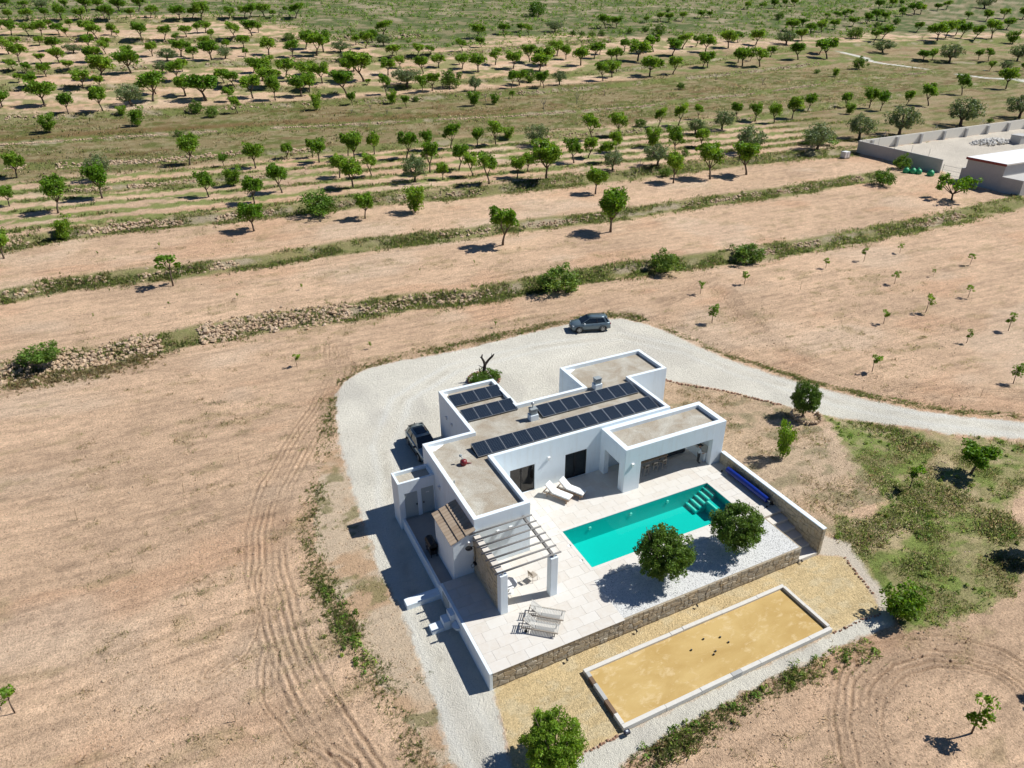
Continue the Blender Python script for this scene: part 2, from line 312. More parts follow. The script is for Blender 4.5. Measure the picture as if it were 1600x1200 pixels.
# field terraces: banks that run roughly along x; (x, y) down each bank, and its step height in metres
BANKS = {
 'L1': (1.0, [(-60,54),(-29.2,53.9),(-21.3,53.9),(-13.2,54.9),(-4.4,55.2),(5.6,53.9),(13.5,54.0),(21.3,52.1),(33.2,52.4),(49.8,51.1),(62.6,49.4),(78.9,48.7),(100.0,48.4),(128.0,50.3)]),
 'L2': (.8, [(-60,74),(-31.1,74.0),(-22.9,75.0),(-11.9,73.7),(0.1,73.4),(10.9,74.0),(26.0,72.8),(36.3,72.2),(54.4,71.3),(74.1,71.3),(94.2,70.5),(117.4,71.7)]),
 'L3': (1.0, [(-60,90.5),(-32.5,90.6),(-25.6,92.3),(-16.6,93.2),(-5.2,91.6),(9.3,91.3),(26.2,90.6),(39.6,89.2),(57.4,88.8),(72.6,88.3),(86.6,88.6),(109.6,87.8),(124.7,86.2)]),
 'L3b': (.5, [(-26.7,115.4),(-21.9,113.6),(-15.1,113.6),(-6.0,112.9),(6.8,111.3)]),
 'L4': (.8, [(-60,134),(-36.5,133.6),(-26.3,131.5),(-9.1,128.8),(1.4,129.8),(15.7,127.0),(26.8,124.5),(45.9,123.1),(64.8,121.1),(75.5,119.7),(101.8,116.9),(133.2,120.8),(168.9,126.1),(226.1,133.8),(261.1,135.1)]),
 'L5': (.7, [(-60,152),(-38.1,151.8),(-15.1,150.8),(10.5,149.0),(28.5,146.6),(70.3,142.0),(107.8,141.4),(157.6,147.0),(190.6,153.3),(245.1,157.4)]),
 'L6': (1.0, [(-60,177),(-40.3,176.5),(-23.8,173.3),(-7.7,171.5),(14.2,171.8),(36.0,169.6),(63.8,168.5),(92.5,167.0),(127.3,169.7),(155.3,173.9),(182.5,176.9),(219.1,183.2)]),
 'L7': (.8, [(-70,206),(-42.5,205.4),(-23.9,201.5),(-4.2,201.2),(29.6,184.8),(49.9,181.3),(74.4,184.9),(99.5,184.2),(130.1,188.5),(158.3,191.6),(202.2,202.1),(227.1,207.7)]),
 'L8': (1.0, [(-70,224),(-44.0,224.4),(-24.0,222.4),(-2.5,223.8),(13.5,223.2),(37.7,220.9),(62.4,220.9),(90.5,223.8),(128.0,233.5),(162.1,238.3)]),
 'L9': (1.2, [(-80,274),(-47.8,273.6),(-24.2,269.6),(-3.5,261.5),(14.5,261.9),(35.3,259.6),(90,258)]),
 'L10': (1.2, [(-80,309),(-50.6,309.2),(-24.4,308.5),(-0.9,304.9),(26.9,306.2),(50.9,302.7)]),
 'LR1': (1.0, [(249.0,212.0),(286.6,208.2),(323.7,204.8),(367.8,203.6)]),
 'LR2': (.8, [(235,185),(254.9,181.8),(275.1,169.1),(299.5,159.6)]),
}
def sstep(a, b, v):
    t = np.clip((v-a)/(b-a), 0, 1); return t*t*(3-2*t)
def bank_d(k, x, y):
    """signed distance in y from a bank and how present the bank is at x"""
    p = np.array(BANKS[k][1]); yk = np.interp(x, p[:,0], p[:,1])
    w = sstep(p[0,0]-6, p[0,0]+2, x)*(1-sstep(p[-1,0]-2, p[-1,0]+6, x))
    return y-yk, w
def zfull(x, y):
    x = np.asarray(x, float); y = np.asarray(y, float)
    z = np.interp(y, ZBY, ZBZ)
    # the plot east of the house is a little higher than the terrace court
    z = z + .75*sstep(22, 25.5, x)*(1-sstep(45, 70, x))*sstep(.5, 8, y)*(1-sstep(14, 26, y))
    for k in BANKS:
        d, w = bank_d(k, x, y)
        z = z + .5*BANKS[k][0]*w*np.tanh(d/.55)*np.exp(-np.abs(d)/9)
    return z

# ---------------------------------------------------------------- numeric noise
def vnoise(x, y, seed=0):
    xi = np.floor(x).astype(np.int64); yi = np.floor(y).astype(np.int64); fx = x-xi; fy = y-yi
    fx = fx*fx*(3-2*fx); fy = fy*fy*(3-2*fy)
    def h(a, b):
        n = (a*374761393+b*668265263+seed*1442695041) & 0xffffffff
        n = ((n ^ (n >> 13))*1274126177) & 0xffffffff
        return ((n ^ (n >> 16)) & 0xffff)/65535.
    return (h(xi,yi)*(1-fx)+h(xi+1,yi)*fx)*(1-fy)+(h(xi,yi+1)*(1-fx)+h(xi+1,yi+1)*fx)*fy
def fbm(x, y, oc=4, seed=0, g=.55):
    s = 0; a = 1; t = 0
    for i in range(oc): s = s+a*vnoise(x*2**i+i*17.3, y*2**i+i*9.1, seed+i); t += a; a *= g
    return s/t
def inpoly(x, y, poly):
    r = np.zeros(x.shape, bool); p = poly; j = len(p)-1
    for i in range(len(p)):
        xi, yi = p[i]; xj, yj = p[j]
        if yi != yj:
            c = ((yi > y) != (yj > y)) & (x < (xj-xi)*(y-yi)/(yj-yi)+xi); r ^= c
        j = i
    return r
def polyline_d(x, y, pl):
    """signed lateral distance and arc position of each point from a polyline"""
    best = np.full(x.shape, 1e9); sg = np.zeros(x.shape); arc = np.zeros(x.shape); s0 = 0
    for (ax, ay), (bx, by) in zip(pl[:-1], pl[1:]):
        dx, dy = bx-ax, by-ay; L = math.hypot(dx, dy); t = np.clip(((x-ax)*dx+(y-ay)*dy)/L**2, 0, 1)
        d = np.hypot(x-ax-t*dx, y-ay-t*dy); m = d < best
        best = np.where(m, d, best); sg = np.where(m, np.sign(dx*(y-ay)-dy*(x-ax)), sg); arc = np.where(m, s0+t*L, arc); s0 += L
    return best*sg, arc

# ---------------------------------------------------------------- ground
DRIVE = [(-3.5,-3.4),(-3.4,-1.1),(-3.2,1.2),(-3.0,3.7),(-2.8,6.0),(-2.9,9.3),(-2.9,12.6),(-2.7,16.1),(-2.4,19.2),(-2.2,23.0),(-1.8,27.1),(-.9,32.2),(.3,36.5),
 (2.0,38.8),(4.3,39.9),(7.4,40.0),(11.5,39.6),(15.9,39.7),(20.7,40.0),(25.7,40.2),(28.2,40.2),(31.5,39.9),(34.5,39.1),(35.9,37.2),(37.2,33.5),(37.9,29.3),(38.8,26.2),(40.0,22.6),
 (41.2,18.7),(42.6,15.2),(44.4,12.4),(46.7,9.5),(49.4,6.9),(54.4,4.2),(70,-4),(68,-5.5),(51.9,2.6),(48.9,4.1),(45.9,5.6),(43.7,7.8),(41.2,9.7),(39.0,11.9),(37.3,14.1),(35.9,16.6),(34.3,20.0),
 (32.1,22.9),(30.3,24.8),(26,23.0),(20,20),(8,18),(3,17),(1,15),(.3,8),(.3,0),(-.1,-.6),(-.5,-2.6),(-.9,-4.5),(-.8,-5.5),(1,-6),(2.5,-5.5),(5,-5.35),(20.4,-5.4),(22.8,-5.4),(24.4,-5.6),(25.1,-4.4),(25.8,-2.5),(26.2,-.9),(25,0),
 (25.1,1.0),(26.5,1.5),(27.8,-.3),(26.7,-2.6),(25.8,-5.2),(24.4,-6.6),(20,-6.35),(12,-6.3),(5,-6.7),(1,-7.8),(-1,-9),(-4,-12),(-7,-12),(-5,-8)]
YARD = [(.1,-.1),(-.37,-2.6),(-.9,-4.5),(-.5,-5.4),(1,-5.9),(2.5,-5.45),(5,-5.4),(20.4,-5.4),(22.8,-5.4),(24.4,-5.6),(25.1,-4.45),(25.83,-2.55),(26.3,-1.0),(24.85,-.1),(24,.3),(.5,.3)]
TRACKS = {'a': ([(2.7,46.3),(1.8,41.1),(-1.7,33.8),(-5.1,28.6),(-7.6,24.2),(-9.4,19.4),(-10.1,15.4),(-10.1,11.6),(-10.0,7.7),(-9.6,4.1),(-9.0,1.3),(-8.4,-1.0),(-7.5,-5)], 1.75, .62),
 'b': ([(42.4,41.1),(49.8,43.5),(52.1,41.1),(49.2,35.5),(46.9,30.2),(46.1,24.9),(46.3,20.2),(47.1,16.2),(50.0,12.6),(53.8,10.0),(59.1,7.1),(70,0)], 1.4, .7),
 'c': ([(36.2,39.7),(39.0,35.3),(40.4,29.1),(42.3,23.3),(43.9,18.0),(45.7,14.2),(48.6,10.9),(52.2,7.7),(55.9,5.1)], 1.2, .6),
 'd': ([(14,-16),(15.1,-12.4),(16.9,-10.5),(19.1,-8.9),(21.7,-8.2),(24.3,-8.6),(26.3,-9.7),(27.5,-11.2),(27.7,-12.6),(27,-15)], 1.6, .55),
 'e': ([(-10.1,15.4),(-10.9,11.4),(-12.4,8.9),(-14.1,8.2)], .8, .5), 'f': ([(-8.4,-1.0),(-10.5,2),(-11.2,5),(-10.6,8)], .8, .55)}
WEEDS = [(38.5,12.9),(40.1,10.0),(43.2,7.4),(46.5,4.8),(51.4,2.2),(58,-3),(45.5,-1.5),(40.6,-2.6),(40,-6.8),(33.1,-8.2),(28.1,-8),(24.6,-7.3),(25.4,-5.0),(26.9,-2.2),(27.6,.6),(29.2,2.8),(31.8,.9),(34.5,2.5),(33.9,4.8),(36.0,7.6)]
YARD_C = [(128.3,52),(127,62.5),(131,69),(128.5,70),(126.2,85.5),(215,88),(215,50)]
LANE = [(60,-1),(53,3.4),(46.5,7.6),(41.6,13.5),(38.6,21),(36.2,29),(31.5,35),(22,36.6),(12,36),(5.5,32.5),(1.6,26),(.1,19),(-1.6,10),(-1.9,2),(-2.2,-6)]
PATH = [(242.5,199.1),(241.1,185.1),(243.9,168.5),(248.0,157.0),(251.0,141.0),(260.3,134.5),(300,128)]
def soft(poly, x, y, j=.35, seed=3):
    r = 0
    for k in range(3):
        r = r+inpoly(x+(fbm(x/.9, y/.9, 3, seed+k*7)-.5)*j*2.4, y+(fbm(x/.9, y/.9, 3, seed+50+k*7)-.5)*j*2.4, poly)
    return r/3.
def relief(x, y, dist):
    """clods, furrows and wheel ruts laid over the smooth terrain; also returns the rut mask"""
    near = np.exp(-np.maximum(dist-60, 0)/90)
    field = 1-np.maximum(soft(DRIVE, x, y), soft(YARD, x, y))
    z = ((fbm(x/1.6, y/.55, 4, 21)-.5)*.13+(fbm(x/.45, y/.35, 3, 22)-.5)*.07)*near*field
    z += (fbm(x/9, y/4, 3, 23)-.5)*.35*field*sstep(-1, 3, np.abs(x-12)-18)
    fu = np.sin((y+.06*x+1.0*fbm(x/30, y/9, 2, 58))*2*math.pi/np.where(y > 43, 1.55, 1.15)); z -= .022*fu*field*near*sstep(.38, .6, fbm(x/12, y/3, 3, 59))
    rut = np.zeros(x.shape)
    for k, (pl, hw, per) in TRACKS.items():
        xs = [p[0] for p in pl]; ys = [p[1] for p in pl]
        m = (x > min(xs)-4) & (x < max(xs)+4) & (y > min(ys)-4) & (y < max(ys)+4)
        if not m.any(): continue
        d, a = polyline_d(x[m], y[m], pl); d = d+(fbm(a/9, d*0, 3, 31)-.5)*.9+(fbm(a/.7, d/.4, 2, 36)-.5)*.14
        w = (1-sstep(hw*.75, hw*1.1, np.abs(d)))*field[m]
        k_ = np.floor(d/(per*.72)+.5); ph = d/(per*.72)-k_; zz = (1-5.2*np.exp(-(ph/.22)**2)*.4)*np.clip(3.0*fbm(a/4+k_*3.7, k_*5.1, 3, 33)-.95, 0, 1.3); z[m] = z[m]*(1-.5*w)+w*(.075*zz-.025)
        rut[m] = np.maximum(rut[m], w*(.5-.5*zz))
    return z, rut
def ground_z(x, y):
    x = np.atleast_1d(np.asarray(x, float)); y = np.atleast_1d(np.asarray(y, float))
    return zfull(x, y)+relief(x, y, np.hypot(x-CAM[0], y-CAM[1]))[0]
def gz(x, y): return float(ground_z(x, y)[0])
def ground_colour(x, y, rut):
    def m3(a, b, f): return a*(1-f[..., None])+np.array(b)*f[..., None]
    n1 = fbm(x/16, y/7, 4, 41); n2 = fbm(x/4, y/.8, 4, 42); n3 = fbm(x/.8, y/.6, 4, 43); n4 = fbm(x/5, y/3.2, 4, 44); n5 = fbm(x/1.7, y/1.1, 4, 45)
    C = np.ones(x.shape+(3,))*np.array((.60,.42,.28))
    C = C*(.80+.40*n1)[..., None]*(.86+.28*n2)[..., None]*(.86+.28*n3)[..., None]
    C = m3(C, (.58,.35,.215), sstep(.56, .72, fbm(x/11, y/6, 3, 46))*.45)
    C = m3(C, (.66,.51,.37), sstep(.55, .72, fbm(x/13, y/8, 3, 47))*.5)
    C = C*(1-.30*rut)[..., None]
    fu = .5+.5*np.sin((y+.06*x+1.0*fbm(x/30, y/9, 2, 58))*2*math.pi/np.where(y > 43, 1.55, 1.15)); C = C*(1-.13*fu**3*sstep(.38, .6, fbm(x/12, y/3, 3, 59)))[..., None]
    # thin weeds on the ploughed fields, thicker in streaks
    wd = sstep(.56, .70, n5*.55+fbm(x/7, y/1.6, 3, 48)*.45)
    C = m3(C, (.30,.24,.12), wd*.38*(1-rut)); C = C*(1-.16*sstep(.56, .74, fbm(x/2.2, y/.45, 3, 49)))[..., None]
    # orchard strip with grassy lines between the tree rows
    s = sstep(91, 94, y)*(1-sstep(120, 128, y))*(x < 260)
    st = sstep(.44, .66, .5+.34*np.sin((y+x*.045)*2*math.pi/5.2+2*n1)+(n5-.5)*1.2)
    C = m3(C, (.19,.235,.065), s*st*.88)
    # rough pasture
    s = np.maximum(sstep(120, 128, y+4*(n4-.5))*(1-sstep(172, 176, y)), sstep(118, 140, x)*sstep(86, 92, y)*(1-sstep(205, 215, y))*.8)
    P = m3(np.ones(C.shape)*np.array((.245,.195,.098)), (.130,.140,.042), sstep(.42, .62, n4))
    P = m3(P, (.34,.285,.165), sstep(.54, .68, n5)*.6); P = m3(P, (.14,.085,.035), sstep(.62, .72, fbm(x/8, y/2, 3, 51))*.6)
    C = m3(C, P, s) if False else C*(1-s[..., None])+P*s[..., None]
    d5, w5 = bank_d('L5', x, y); C = m3(C, (.17,.105,.042), w5*sstep(.2, 1.5, d5)*(1-sstep(4, 9, d5+5*(n4-.5)))*(1-sstep(40, 120, x))*sstep(.38, .55, n5+.15)*.75)
    # upper terraces: sandy soil with turf towards the banks, scrub on the slope beyond
    s = sstep(176, 182, y)*sstep(.47, .62, n4)*.75; C = m3(C, (.17,.205,.06), s)
    lim = 236+sstep(60, 160, x)*0+74*(1-sstep(20, 75, x))-16*sstep(150, 230, x)+(fbm(x/30, y/30, 2, 53)-.5)*30
    s = sstep(0, 14, y-lim); S = m3(np.ones(C.shape)*np.array((.23,.20,.11)), (.10,.13,.045), sstep(.38, .58, n4)); S = m3(S, (.38,.31,.21), sstep(.58, .70, fbm(x/9, y/9, 4, 54))*.7)
    C = C*(1-s[..., None])+S*s[..., None]
    for k in BANKS:
        d, w = bank_d(k, x, y); d = d+(n4-.5)*1.6
        far = sstep(140, 240, y)
        b = w*sstep(-2.4-far, -1.2, d)*(1-sstep(.6, 2.0+far, d)); C = m3(C, (.155,.185,.052), b*(.55+.45*n3))
        C = m3(C, (.42,.34,.25), w*sstep(-.9, -.5, d)*(1-sstep(.2, .6, d))*sstep(.5, .62, fbm(x/5, y/5, 2, 56))*.8)
    # the rough plot east of the house
    wp = soft(WEEDS, x, y, .9, 61); g = sstep(.32, .54, n4*.6+n5*.4)
    C = m3(C, (.19,.25,.06), wp*g*.95); C = m3(C, (.42,.36,.20), wp*(1-g)*.8); C = m3(C, (.36,.30,.16), wp*sstep(.52, .62, fbm(x/1.4, y/1.0, 4, 62))*.75); C = m3(C, (.13,.15,.05), wp*sstep(.55, .64, fbm(x/1.1, y/.8, 4, 66))*.4)
    ep = inpoly(x, y, [(25.2,24),(31,24.5),(37,14.5),(36,7),(34,2),(29,2.5),(27,0),(25.2,.5)]).astype(float)
    C = m3(C, (.46,.36,.24), ep*.5); C = m3(C, (.26,.23,.13), ep*sstep(.5, .68, n5)*.7); C = m3(C, (.60,.55,.46), ep*(1-sstep(.2, 1.3, x-25.2))*.8)
    # trodden strip between the drive and the field on the west side
    wp = inpoly(x+(n3-.5), y, [(-2.9,27),(-5,22),(-6.3,16),(-6.3,10),(-5.4,3),(-4.3,-3),(-3.4,-3),(-2.7,6),(-2.7,16),(-2,27)]).astype(float)
    wp_ = wp; C = m3(C, (.56,.46,.335), wp*.75); C = m3(C, (.50,.33,.20), wp*sstep(.52, .64, n4)*.8); C = m3(C, (.20,.19,.08), wp*sstep(.60, .70, n5)*.7)
    dr = soft(DRIVE, x, y); D = np.ones(C.shape)*np.array((.665,.635,.545))*(.86+.28*n4)[..., None]*(.93+.14*n3)[..., None]
    D = m3(D, (.50,.475,.42), sstep(.55, .75, fbm(x/2.2, y/6, 3, 63))*.5)
    ln, la = polyline_d(x, y, LANE); la_ = np.exp(-((np.abs(ln+(n4-.5)*.8)-.85)/.32)**2)*(.4+.6*fbm(la/5, la*0, 2, 64)); D = m3(D, (.70,.70,.655), la_*.55); D = m3(D, (.47,.43,.35), np.exp(-(ln/.3)**2)*sstep(.45, .65, n5)*.45); D = m3(D, (.62,.58,.49), sstep(.55, .7, n1)*.4)
    D = m3(D, (.60,.53,.43), sstep(23.5, 24.6, x)*(1-sstep(28, 30, x))*(1-sstep(2, 4, y))); C = C*(1-dr[..., None])+D*dr[..., None]
    ya = soft(YARD, x, y, .12, 65); Y = np.ones(C.shape)*np.array((.63,.485,.265))*(.82+.36*n5)[..., None]; Y = m3(Y, (.64,.53,.33), sstep(.48, .64, n3)*.7)
    C = C*(1-ya[..., None])+Y*ya[..., None]
    cy = soft(YARD_C, x, y, .5, 67); C = C*(1-cy[..., None])+(np.array((.56,.51,.43))*(.85+.3*n4)[..., None])*cy[..., None]
    d, a = polyline_d(x, y, PATH); p = (1-sstep(.9, 1.7, np.abs(d)))*sstep(.40, .5, fbm(a/14, a*0, 2, 69)); C = m3(C, (.66,.64,.58), p)
    grain = np.clip(1-.5*wp_-.84*dr-.25*ya-.7*cy-.7*p, .12, 1)
    return np.concatenate([np.clip(C, .01, .9), grain[..., None]], -1), dr, ya, cy, p
def make_ground():
    fw = np.array((math.sin(-RZ), math.cos(RZ))); rt = np.array((fw[1], -fw[0])); H = 34.
    v = [-90., -60, -40, -25, -12, -4, 2]; d = 2.
    while d < 1500:
        st = 1.75*(d*d+H*H)/H/1109 if d < 170 else (1.45 if d < 300 else 1.6 if d < 430 else 6+(d-430)*.08)
        d += max(st, .07); v.append(d)
    v = np.array(v); t = np.concatenate([[-7,-4,-2.6,-2,-1.7,-1.5,-1.35], np.linspace(-1.2, 1.2, 700), [1.35,1.5,1.7,2,2.6,4,7]])
    hw = (np.maximum(v, 0)*.876+H*.482)*.7215
    U = t[None, :]*hw[:, None]; Vv = np.repeat(v[:, None], len(t), 1)
    x = CAM[0]+U*rt[0]+Vv*fw[0]; y = CAM[1]+U*rt[1]+Vv*fw[1]
    zr, rut = relief(x, y, np.hypot(x-CAM[0], y-CAM[1])); z = zfull(x, y)+zr
    hole = (x > .15) & (x < 24.9) & (y > .15) & (y < 14) | (x > .5) & (x < 24.5) & (y >= 14) & (y < 15.5)
    z = np.where(hole, z-1.9, z)
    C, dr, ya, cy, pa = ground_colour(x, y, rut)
    nr, nc = x.shape; idx = np.arange(nr*nc).reshape(nr, nc)
    F = np.stack([idx[:-1,:-1], idx[:-1,1:], idx[1:,1:], idx[1:,:-1]], -1).reshape(-1, 4)
    V = np.stack([x, y, z], -1).reshape(-1, 3); C = C.reshape(-1, 4)
    zone = np.zeros(nr*nc, int); zone[(dr.ravel() > .5)] = 1; zone[(ya.ravel() > .5)] = 2; zone[cy.ravel() > .5] = 3; zone[pa.ravel() > .5] = 4
    fz = zone[F[:, 0]]
    for k, nm in enumerate(('ground', 'driveway', 'gravel_yard', 'concrete_yard', 'path')):
        f = F[fz == k]
        if not len(f): continue
        u, inv = np.unique(f, return_inverse=True)
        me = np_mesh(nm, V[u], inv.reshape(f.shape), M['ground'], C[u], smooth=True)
        link(nm, me, kind='structure', label={'ground': 'ploughed pinkish brown soil of the fields', 'driveway': 'pale crushed stone drive curving round the house', 'gravel_yard': 'yellow gravel yard around the ball court', 'concrete_yard': 'pale concrete yard inside the walled compound', 'path': 'pale concrete track across the far pasture'}[nm])
make_ground()
# ---------------------------------------------------------------- terrace, pool and paving
R, Q, UH, RS = 4.07, 3.83, 2.82, 3.76
wx0, wx1, wy0, wy1 = 2.46, 6.45, 7.88, 17.44
my0, my1, mx1 = 13.69, 19.62, 21.96
nx0, nx1, ny1 = 6.31, 11.29, 24.29
ex0, ex1, ey0, ey1 = 17.38, 25.76, 19.27, 23.50
qx0, qx1, qx2, qx3, qy0 = 15.54, 24.83, 23.74, 16.98, 10.36
px0, px1, py0, py1 = 9.32, 22.08, 4.6, 8.6
BX0, BX1, BY = 8.8, 23.10, 3.55      # gravel bed
AX = -.12                            # outer face of the terrace on the west side
terrace = empty('terrace', (0, 0, 0), kind='structure', label='raised travertine terrace around the pool')
def rect(mb, x0, x1, y0, y1, z0, z1): mb.box(x0, x1, y0, y1, z0, z1)
PAVED = [(AX+.2,BX0,.13,BY),(AX+.2,px0,BY,7.66),(wx1+.003,px0,7.66,my0),(px0,px1,BY,py0),(px0,px1,py1,my0),(px1,24.75,BY,my0),(wx0+.3,wx1+.003,7.66,wy0)]
m = MB()
for x0, x1, y0, y1 in PAVED: m.box(x0, x1, y0, y1, G-.5, -.033)
m.build('terrace_bed', M['grout'], terrace)
# each paver is a piece of its own, in courses with staggered joints
pav = {}
def paver(x0, x1, y0, y1):
    k = (round(x1-x0, 2), round(y1-y0, 2))
    if k[0] < .06 or k[1] < .06: return
    if k not in pav: pav[k] = MB().box(-k[0]/2+.003, k[0]/2-.003, -k[1]/2+.003, k[1]/2-.003, 0, .032, c=.004).mesh('paver', M['paver'])
    o = link('paver', pav[k], terrace); o.location = ((x0+x1)/2, (y0+y1)/2, -.032+RND.uniform(0, .003))
PW, PD = 1.15, .75
for x0, x1, y0, y1 in PAVED:
    if y0 < .2: y0 = -.045
    nrow = max(1, round((y1-y0)/PD)); dy = (y1-y0)/nrow
    for r in range(nrow):
        xs = [x0]; x = x0+(PW*.5 if r % 2 else PW)
        while x < x1-.3: xs.append(x); x += PW
        xs.append(x1)
        for a, b in zip(xs[:-1], xs[1:]): paver(a, b, y0+r*dy, y0+(r+1)*dy)
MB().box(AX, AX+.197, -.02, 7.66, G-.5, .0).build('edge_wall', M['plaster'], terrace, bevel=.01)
# alley beside the house
MB().box(.05, wx0+.1, 7.66, 15.4, G-.5, -.40).build('alley_floor', M['alley'], terrace)
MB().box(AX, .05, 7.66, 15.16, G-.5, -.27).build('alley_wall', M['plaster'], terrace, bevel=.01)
# gravel bed
bm_ = MB().box(BX0, BX1-.095, .125, BY, G-.4, -.035)
bm_.build('gravel_bed', M['white_gravel'], kind='structure', label='white gravel bed with two round olive trees beside the pool')
mm = MB(); r2 = random.Random(5)
for i in range(2600):
    x, y = r2.uniform(BX0+.05, BX1-.14), r2.uniform(.16, BY-.04); mm.stone((x, y, -.03), r2.uniform(.018, .042), r2)
mm.build('pebbles', M['white_gravel'], kind='stuff', label='loose white pebbles over the gravel bed', cat='gravel')
# pool
pool = empty('swimming_pool', (px0, py0, 0), label='long rectangular turquoise swimming pool set in the terrace', cat='swimming pool')
def in_pool(o): o.parent = pool; o.matrix_parent_inverse = Matrix.Translation((-px0, -py0, 0)); return o
D_ = -1.55; m = MB()
m.box(px0+.02, px1-.02, py0+.02, py1-.02, D_-.2, D_)
m.box(px0+.003, px0+.02, py0+.003, py1-.003, D_-.2, -.034); m.box(px1-.02, px1-.003, py0+.003, py1-.003, D_-.2, -.034)
m.box(px0+.02, px1-.02, py0+.003, py0+.02, D_-.2, -.034); m.box(px0+.02, px1-.02, py1-.02, py1-.003, D_-.2, -.034)
in_pool(m.build('basin', M['basin']))
m = MB(); 
for (x0, x1, y0, y1) in ((px0+.03, px1-.03, py0-.22, py0+.03), (px0+.03, px1-.03, py1-.03, py1+.22), (px0-.22, px0+.028, py0-.22, py1+.22), (px1-.028, px1+.22, py0-.22, py1+.22)): m.box(x0, x1, y0, y1, -.02, .012, c=.005)
in_pool(m.build('coping', M['paver']))
for i in range(5):
    x1 = px1-.02-.37*i
    z1 = -.30-.24*i
    in_pool(MB().box(x1-.37, x1-.001, py1-1.2, py1-.021, D_, z1-.02).build('step', M['basin']))
    in_pool(MB().box(x1-.31, x1-.08, py1-1.12, py1-.14, z1-.02, z1, c=.004).build('tread', M['basin_step']))
in_pool(MB().box(px1-.95, px1-.021, py1-2.3, py1-1.203, D_, -.62).build('bench', M['basin']))
in_pool(MB().box(px1-.92, px1-.80, py1-2.26, py1-1.24, -.62, -.60).build('tread', M['basin_step']))
for x in (11.6, 15.1, 18.4):
    in_pool(MB().tube([(x, py1-.022, -.55), (x, py1-.08, -.55)], [.15, .12], 12).build('pool_light', M['lampwhite'], smooth=False))
for x, y in ((9.05, 7.1), (9.05, 5.5)):
    in_pool(MB().tube([(x, y, -.01), (x, y, .012)], [.13, .13], 14).build('skimmer_lid', M['lampwhite']))
me = MB().add([(px0+.002,py0+.002,-.12),(px1-.002,py0+.002,-.12),(px1-.002,py1-.002,-.12),(px0+.002,py1-.002,-.12)], [(0,1,2,3)]).mesh('water', M['water'])
link('water', me, kind='structure', label='clear turquoise water of the swimming pool')
# stair from the terrace down to the yard
stair = empty('garden_stair', (23.9, 1.7, G), label='travertine steps descending between stone wall and gravel bed', cat='stairs')
ys = [BY, 2.85, 2.1, 1.4, .68, -.05]
for i in range(5):
    zt = -.21*(i+1)-.01
    o = MB().box(BX1+.003, 24.75-.003, ys[i+1], ys[i]-.003, G-.3, zt, c=.012).build('step', M['paver'], stair); o.matrix_parent_inverse = stair.matrix_basis.inverted()
    o.location = (0, 0, 0)

# ---------------------------------------------------------------- rubble walls
def cells(w, h, nx, ny, rnd, gap=.014):
    """irregular stones filling a w x h face: list of corner loops"""
    P = {}
    for j in range(ny+1):
        for i in range(nx+1):
            ex = 0 if i in (0, nx) else rnd.uniform(-.33, .33)*w/nx; ez = 0 if j in (0, ny) else rnd.uniform(-.30, .30)*h/ny
            P[i, j] = (w*i/nx+ex, h*j/ny+ez)
    out = []
    for j in range(ny):
        i = 0
        while i < nx:
            k = 2 if (i < nx-1 and rnd.random() < .16) else 1
            q = [P[i, j]]+([((P[i, j][0]+P[i+1, j][0])/2+(P[i+1, j][0]-P[i, j][0])/2, P[i+1, j][1])] if k == 2 else [])+[P[i+k, j], P[i+k, j+1]]+([P[i+1, j+1]] if k == 2 else [])+[P[i, j+1]]
            # break a corner so that the outline is not a plain quad
            c = rnd.randrange(len(q)); a, b, d = Vector(q[c-1]), Vector(q[c]), Vector(q[(c+1) % len(q)])
            q[c:c+1] = [tuple(b.lerp(a, .28)), tuple(b.lerp(d, .28))]
            cx = sum(p[0] for p in q)/len(q); cz = sum(p[1] for p in q)/len(q)
            out.append([(p[0]+(cx-p[0])*min(.3, gap/max(.05, math.hypot(p[0]-cx, p[1]-cz))), p[1]+(cz-p[1])*min(.3, gap/max(.05, math.hypot(p[0]-cx, p[1]-cz)))) for p in q])
            i += k
    return out
def stone_piece(mb, loop, org, ax, nrm, rnd, t=.05):
    """raised stone: loop in (s, z), org corner, ax along the wall, nrm outward"""
    org, ax, nrm = Vector(org), Vector(ax), Vector(nrm); n = len(loop); d = rnd.uniform(.018, t)
    cx = sum(p[0] for p in loop)/n; cz = sum(p[1] for p in loop)/n
    base = [org+ax*s+Vector((0, 0, z))-nrm*.03 for s, z in loop]; mid = [org+ax*s+Vector((0, 0, z))+nrm*d*.6 for s, z in loop]
    top = [org+ax*(s+(cx-s)*.16)+Vector((0, 0, z+(cz-z)*.16))+nrm*(d+rnd.uniform(-.006, .008)) for s, z in loop]
    f = [(i, (i+1) % n, n+(i+1) % n, n+i) for i in range(n)]+[(n+i, n+(i+1) % n, 2*n+(i+1) % n, 2*n+i) for i in range(n)]+[tuple(range(2*n, 3*n))]
    mb.add(base+mid+top, f)
def stone_face(parent, w, h, nx, ny, org, ax, nrm, seed, single, name='stone'):
    rnd = random.Random(seed); big = MB()
    for lp in cells(w, h, nx, ny, rnd):
        if single:
            mb = MB(); stone_piece(mb, lp, org, ax, nrm, rnd); o = mb.build('stone', M['stone'], parent); o.matrix_parent_inverse = parent.matrix_basis.inverted()
        else: stone_piece(big, lp, org, ax, nrm, rnd)
    if not single:
        o = big.build('stones', M['stone_mix'], parent, kind='stuff'); o.matrix_parent_inverse = parent.matrix_basis.inverted()
def put(o, parent): o.parent = parent; o.matrix_parent_inverse = parent.matrix_basis.inverted(); return o
rw = empty('retaining_wall', (AX, 0, G), label='low rubble stone wall facing the yellow gravel yard, holding up the terrace', cat='stone wall')
put(MB().box(AX+.2, BX1, .03, .122, G-.5, -.036).build('wall_core', M['mortar']), rw)
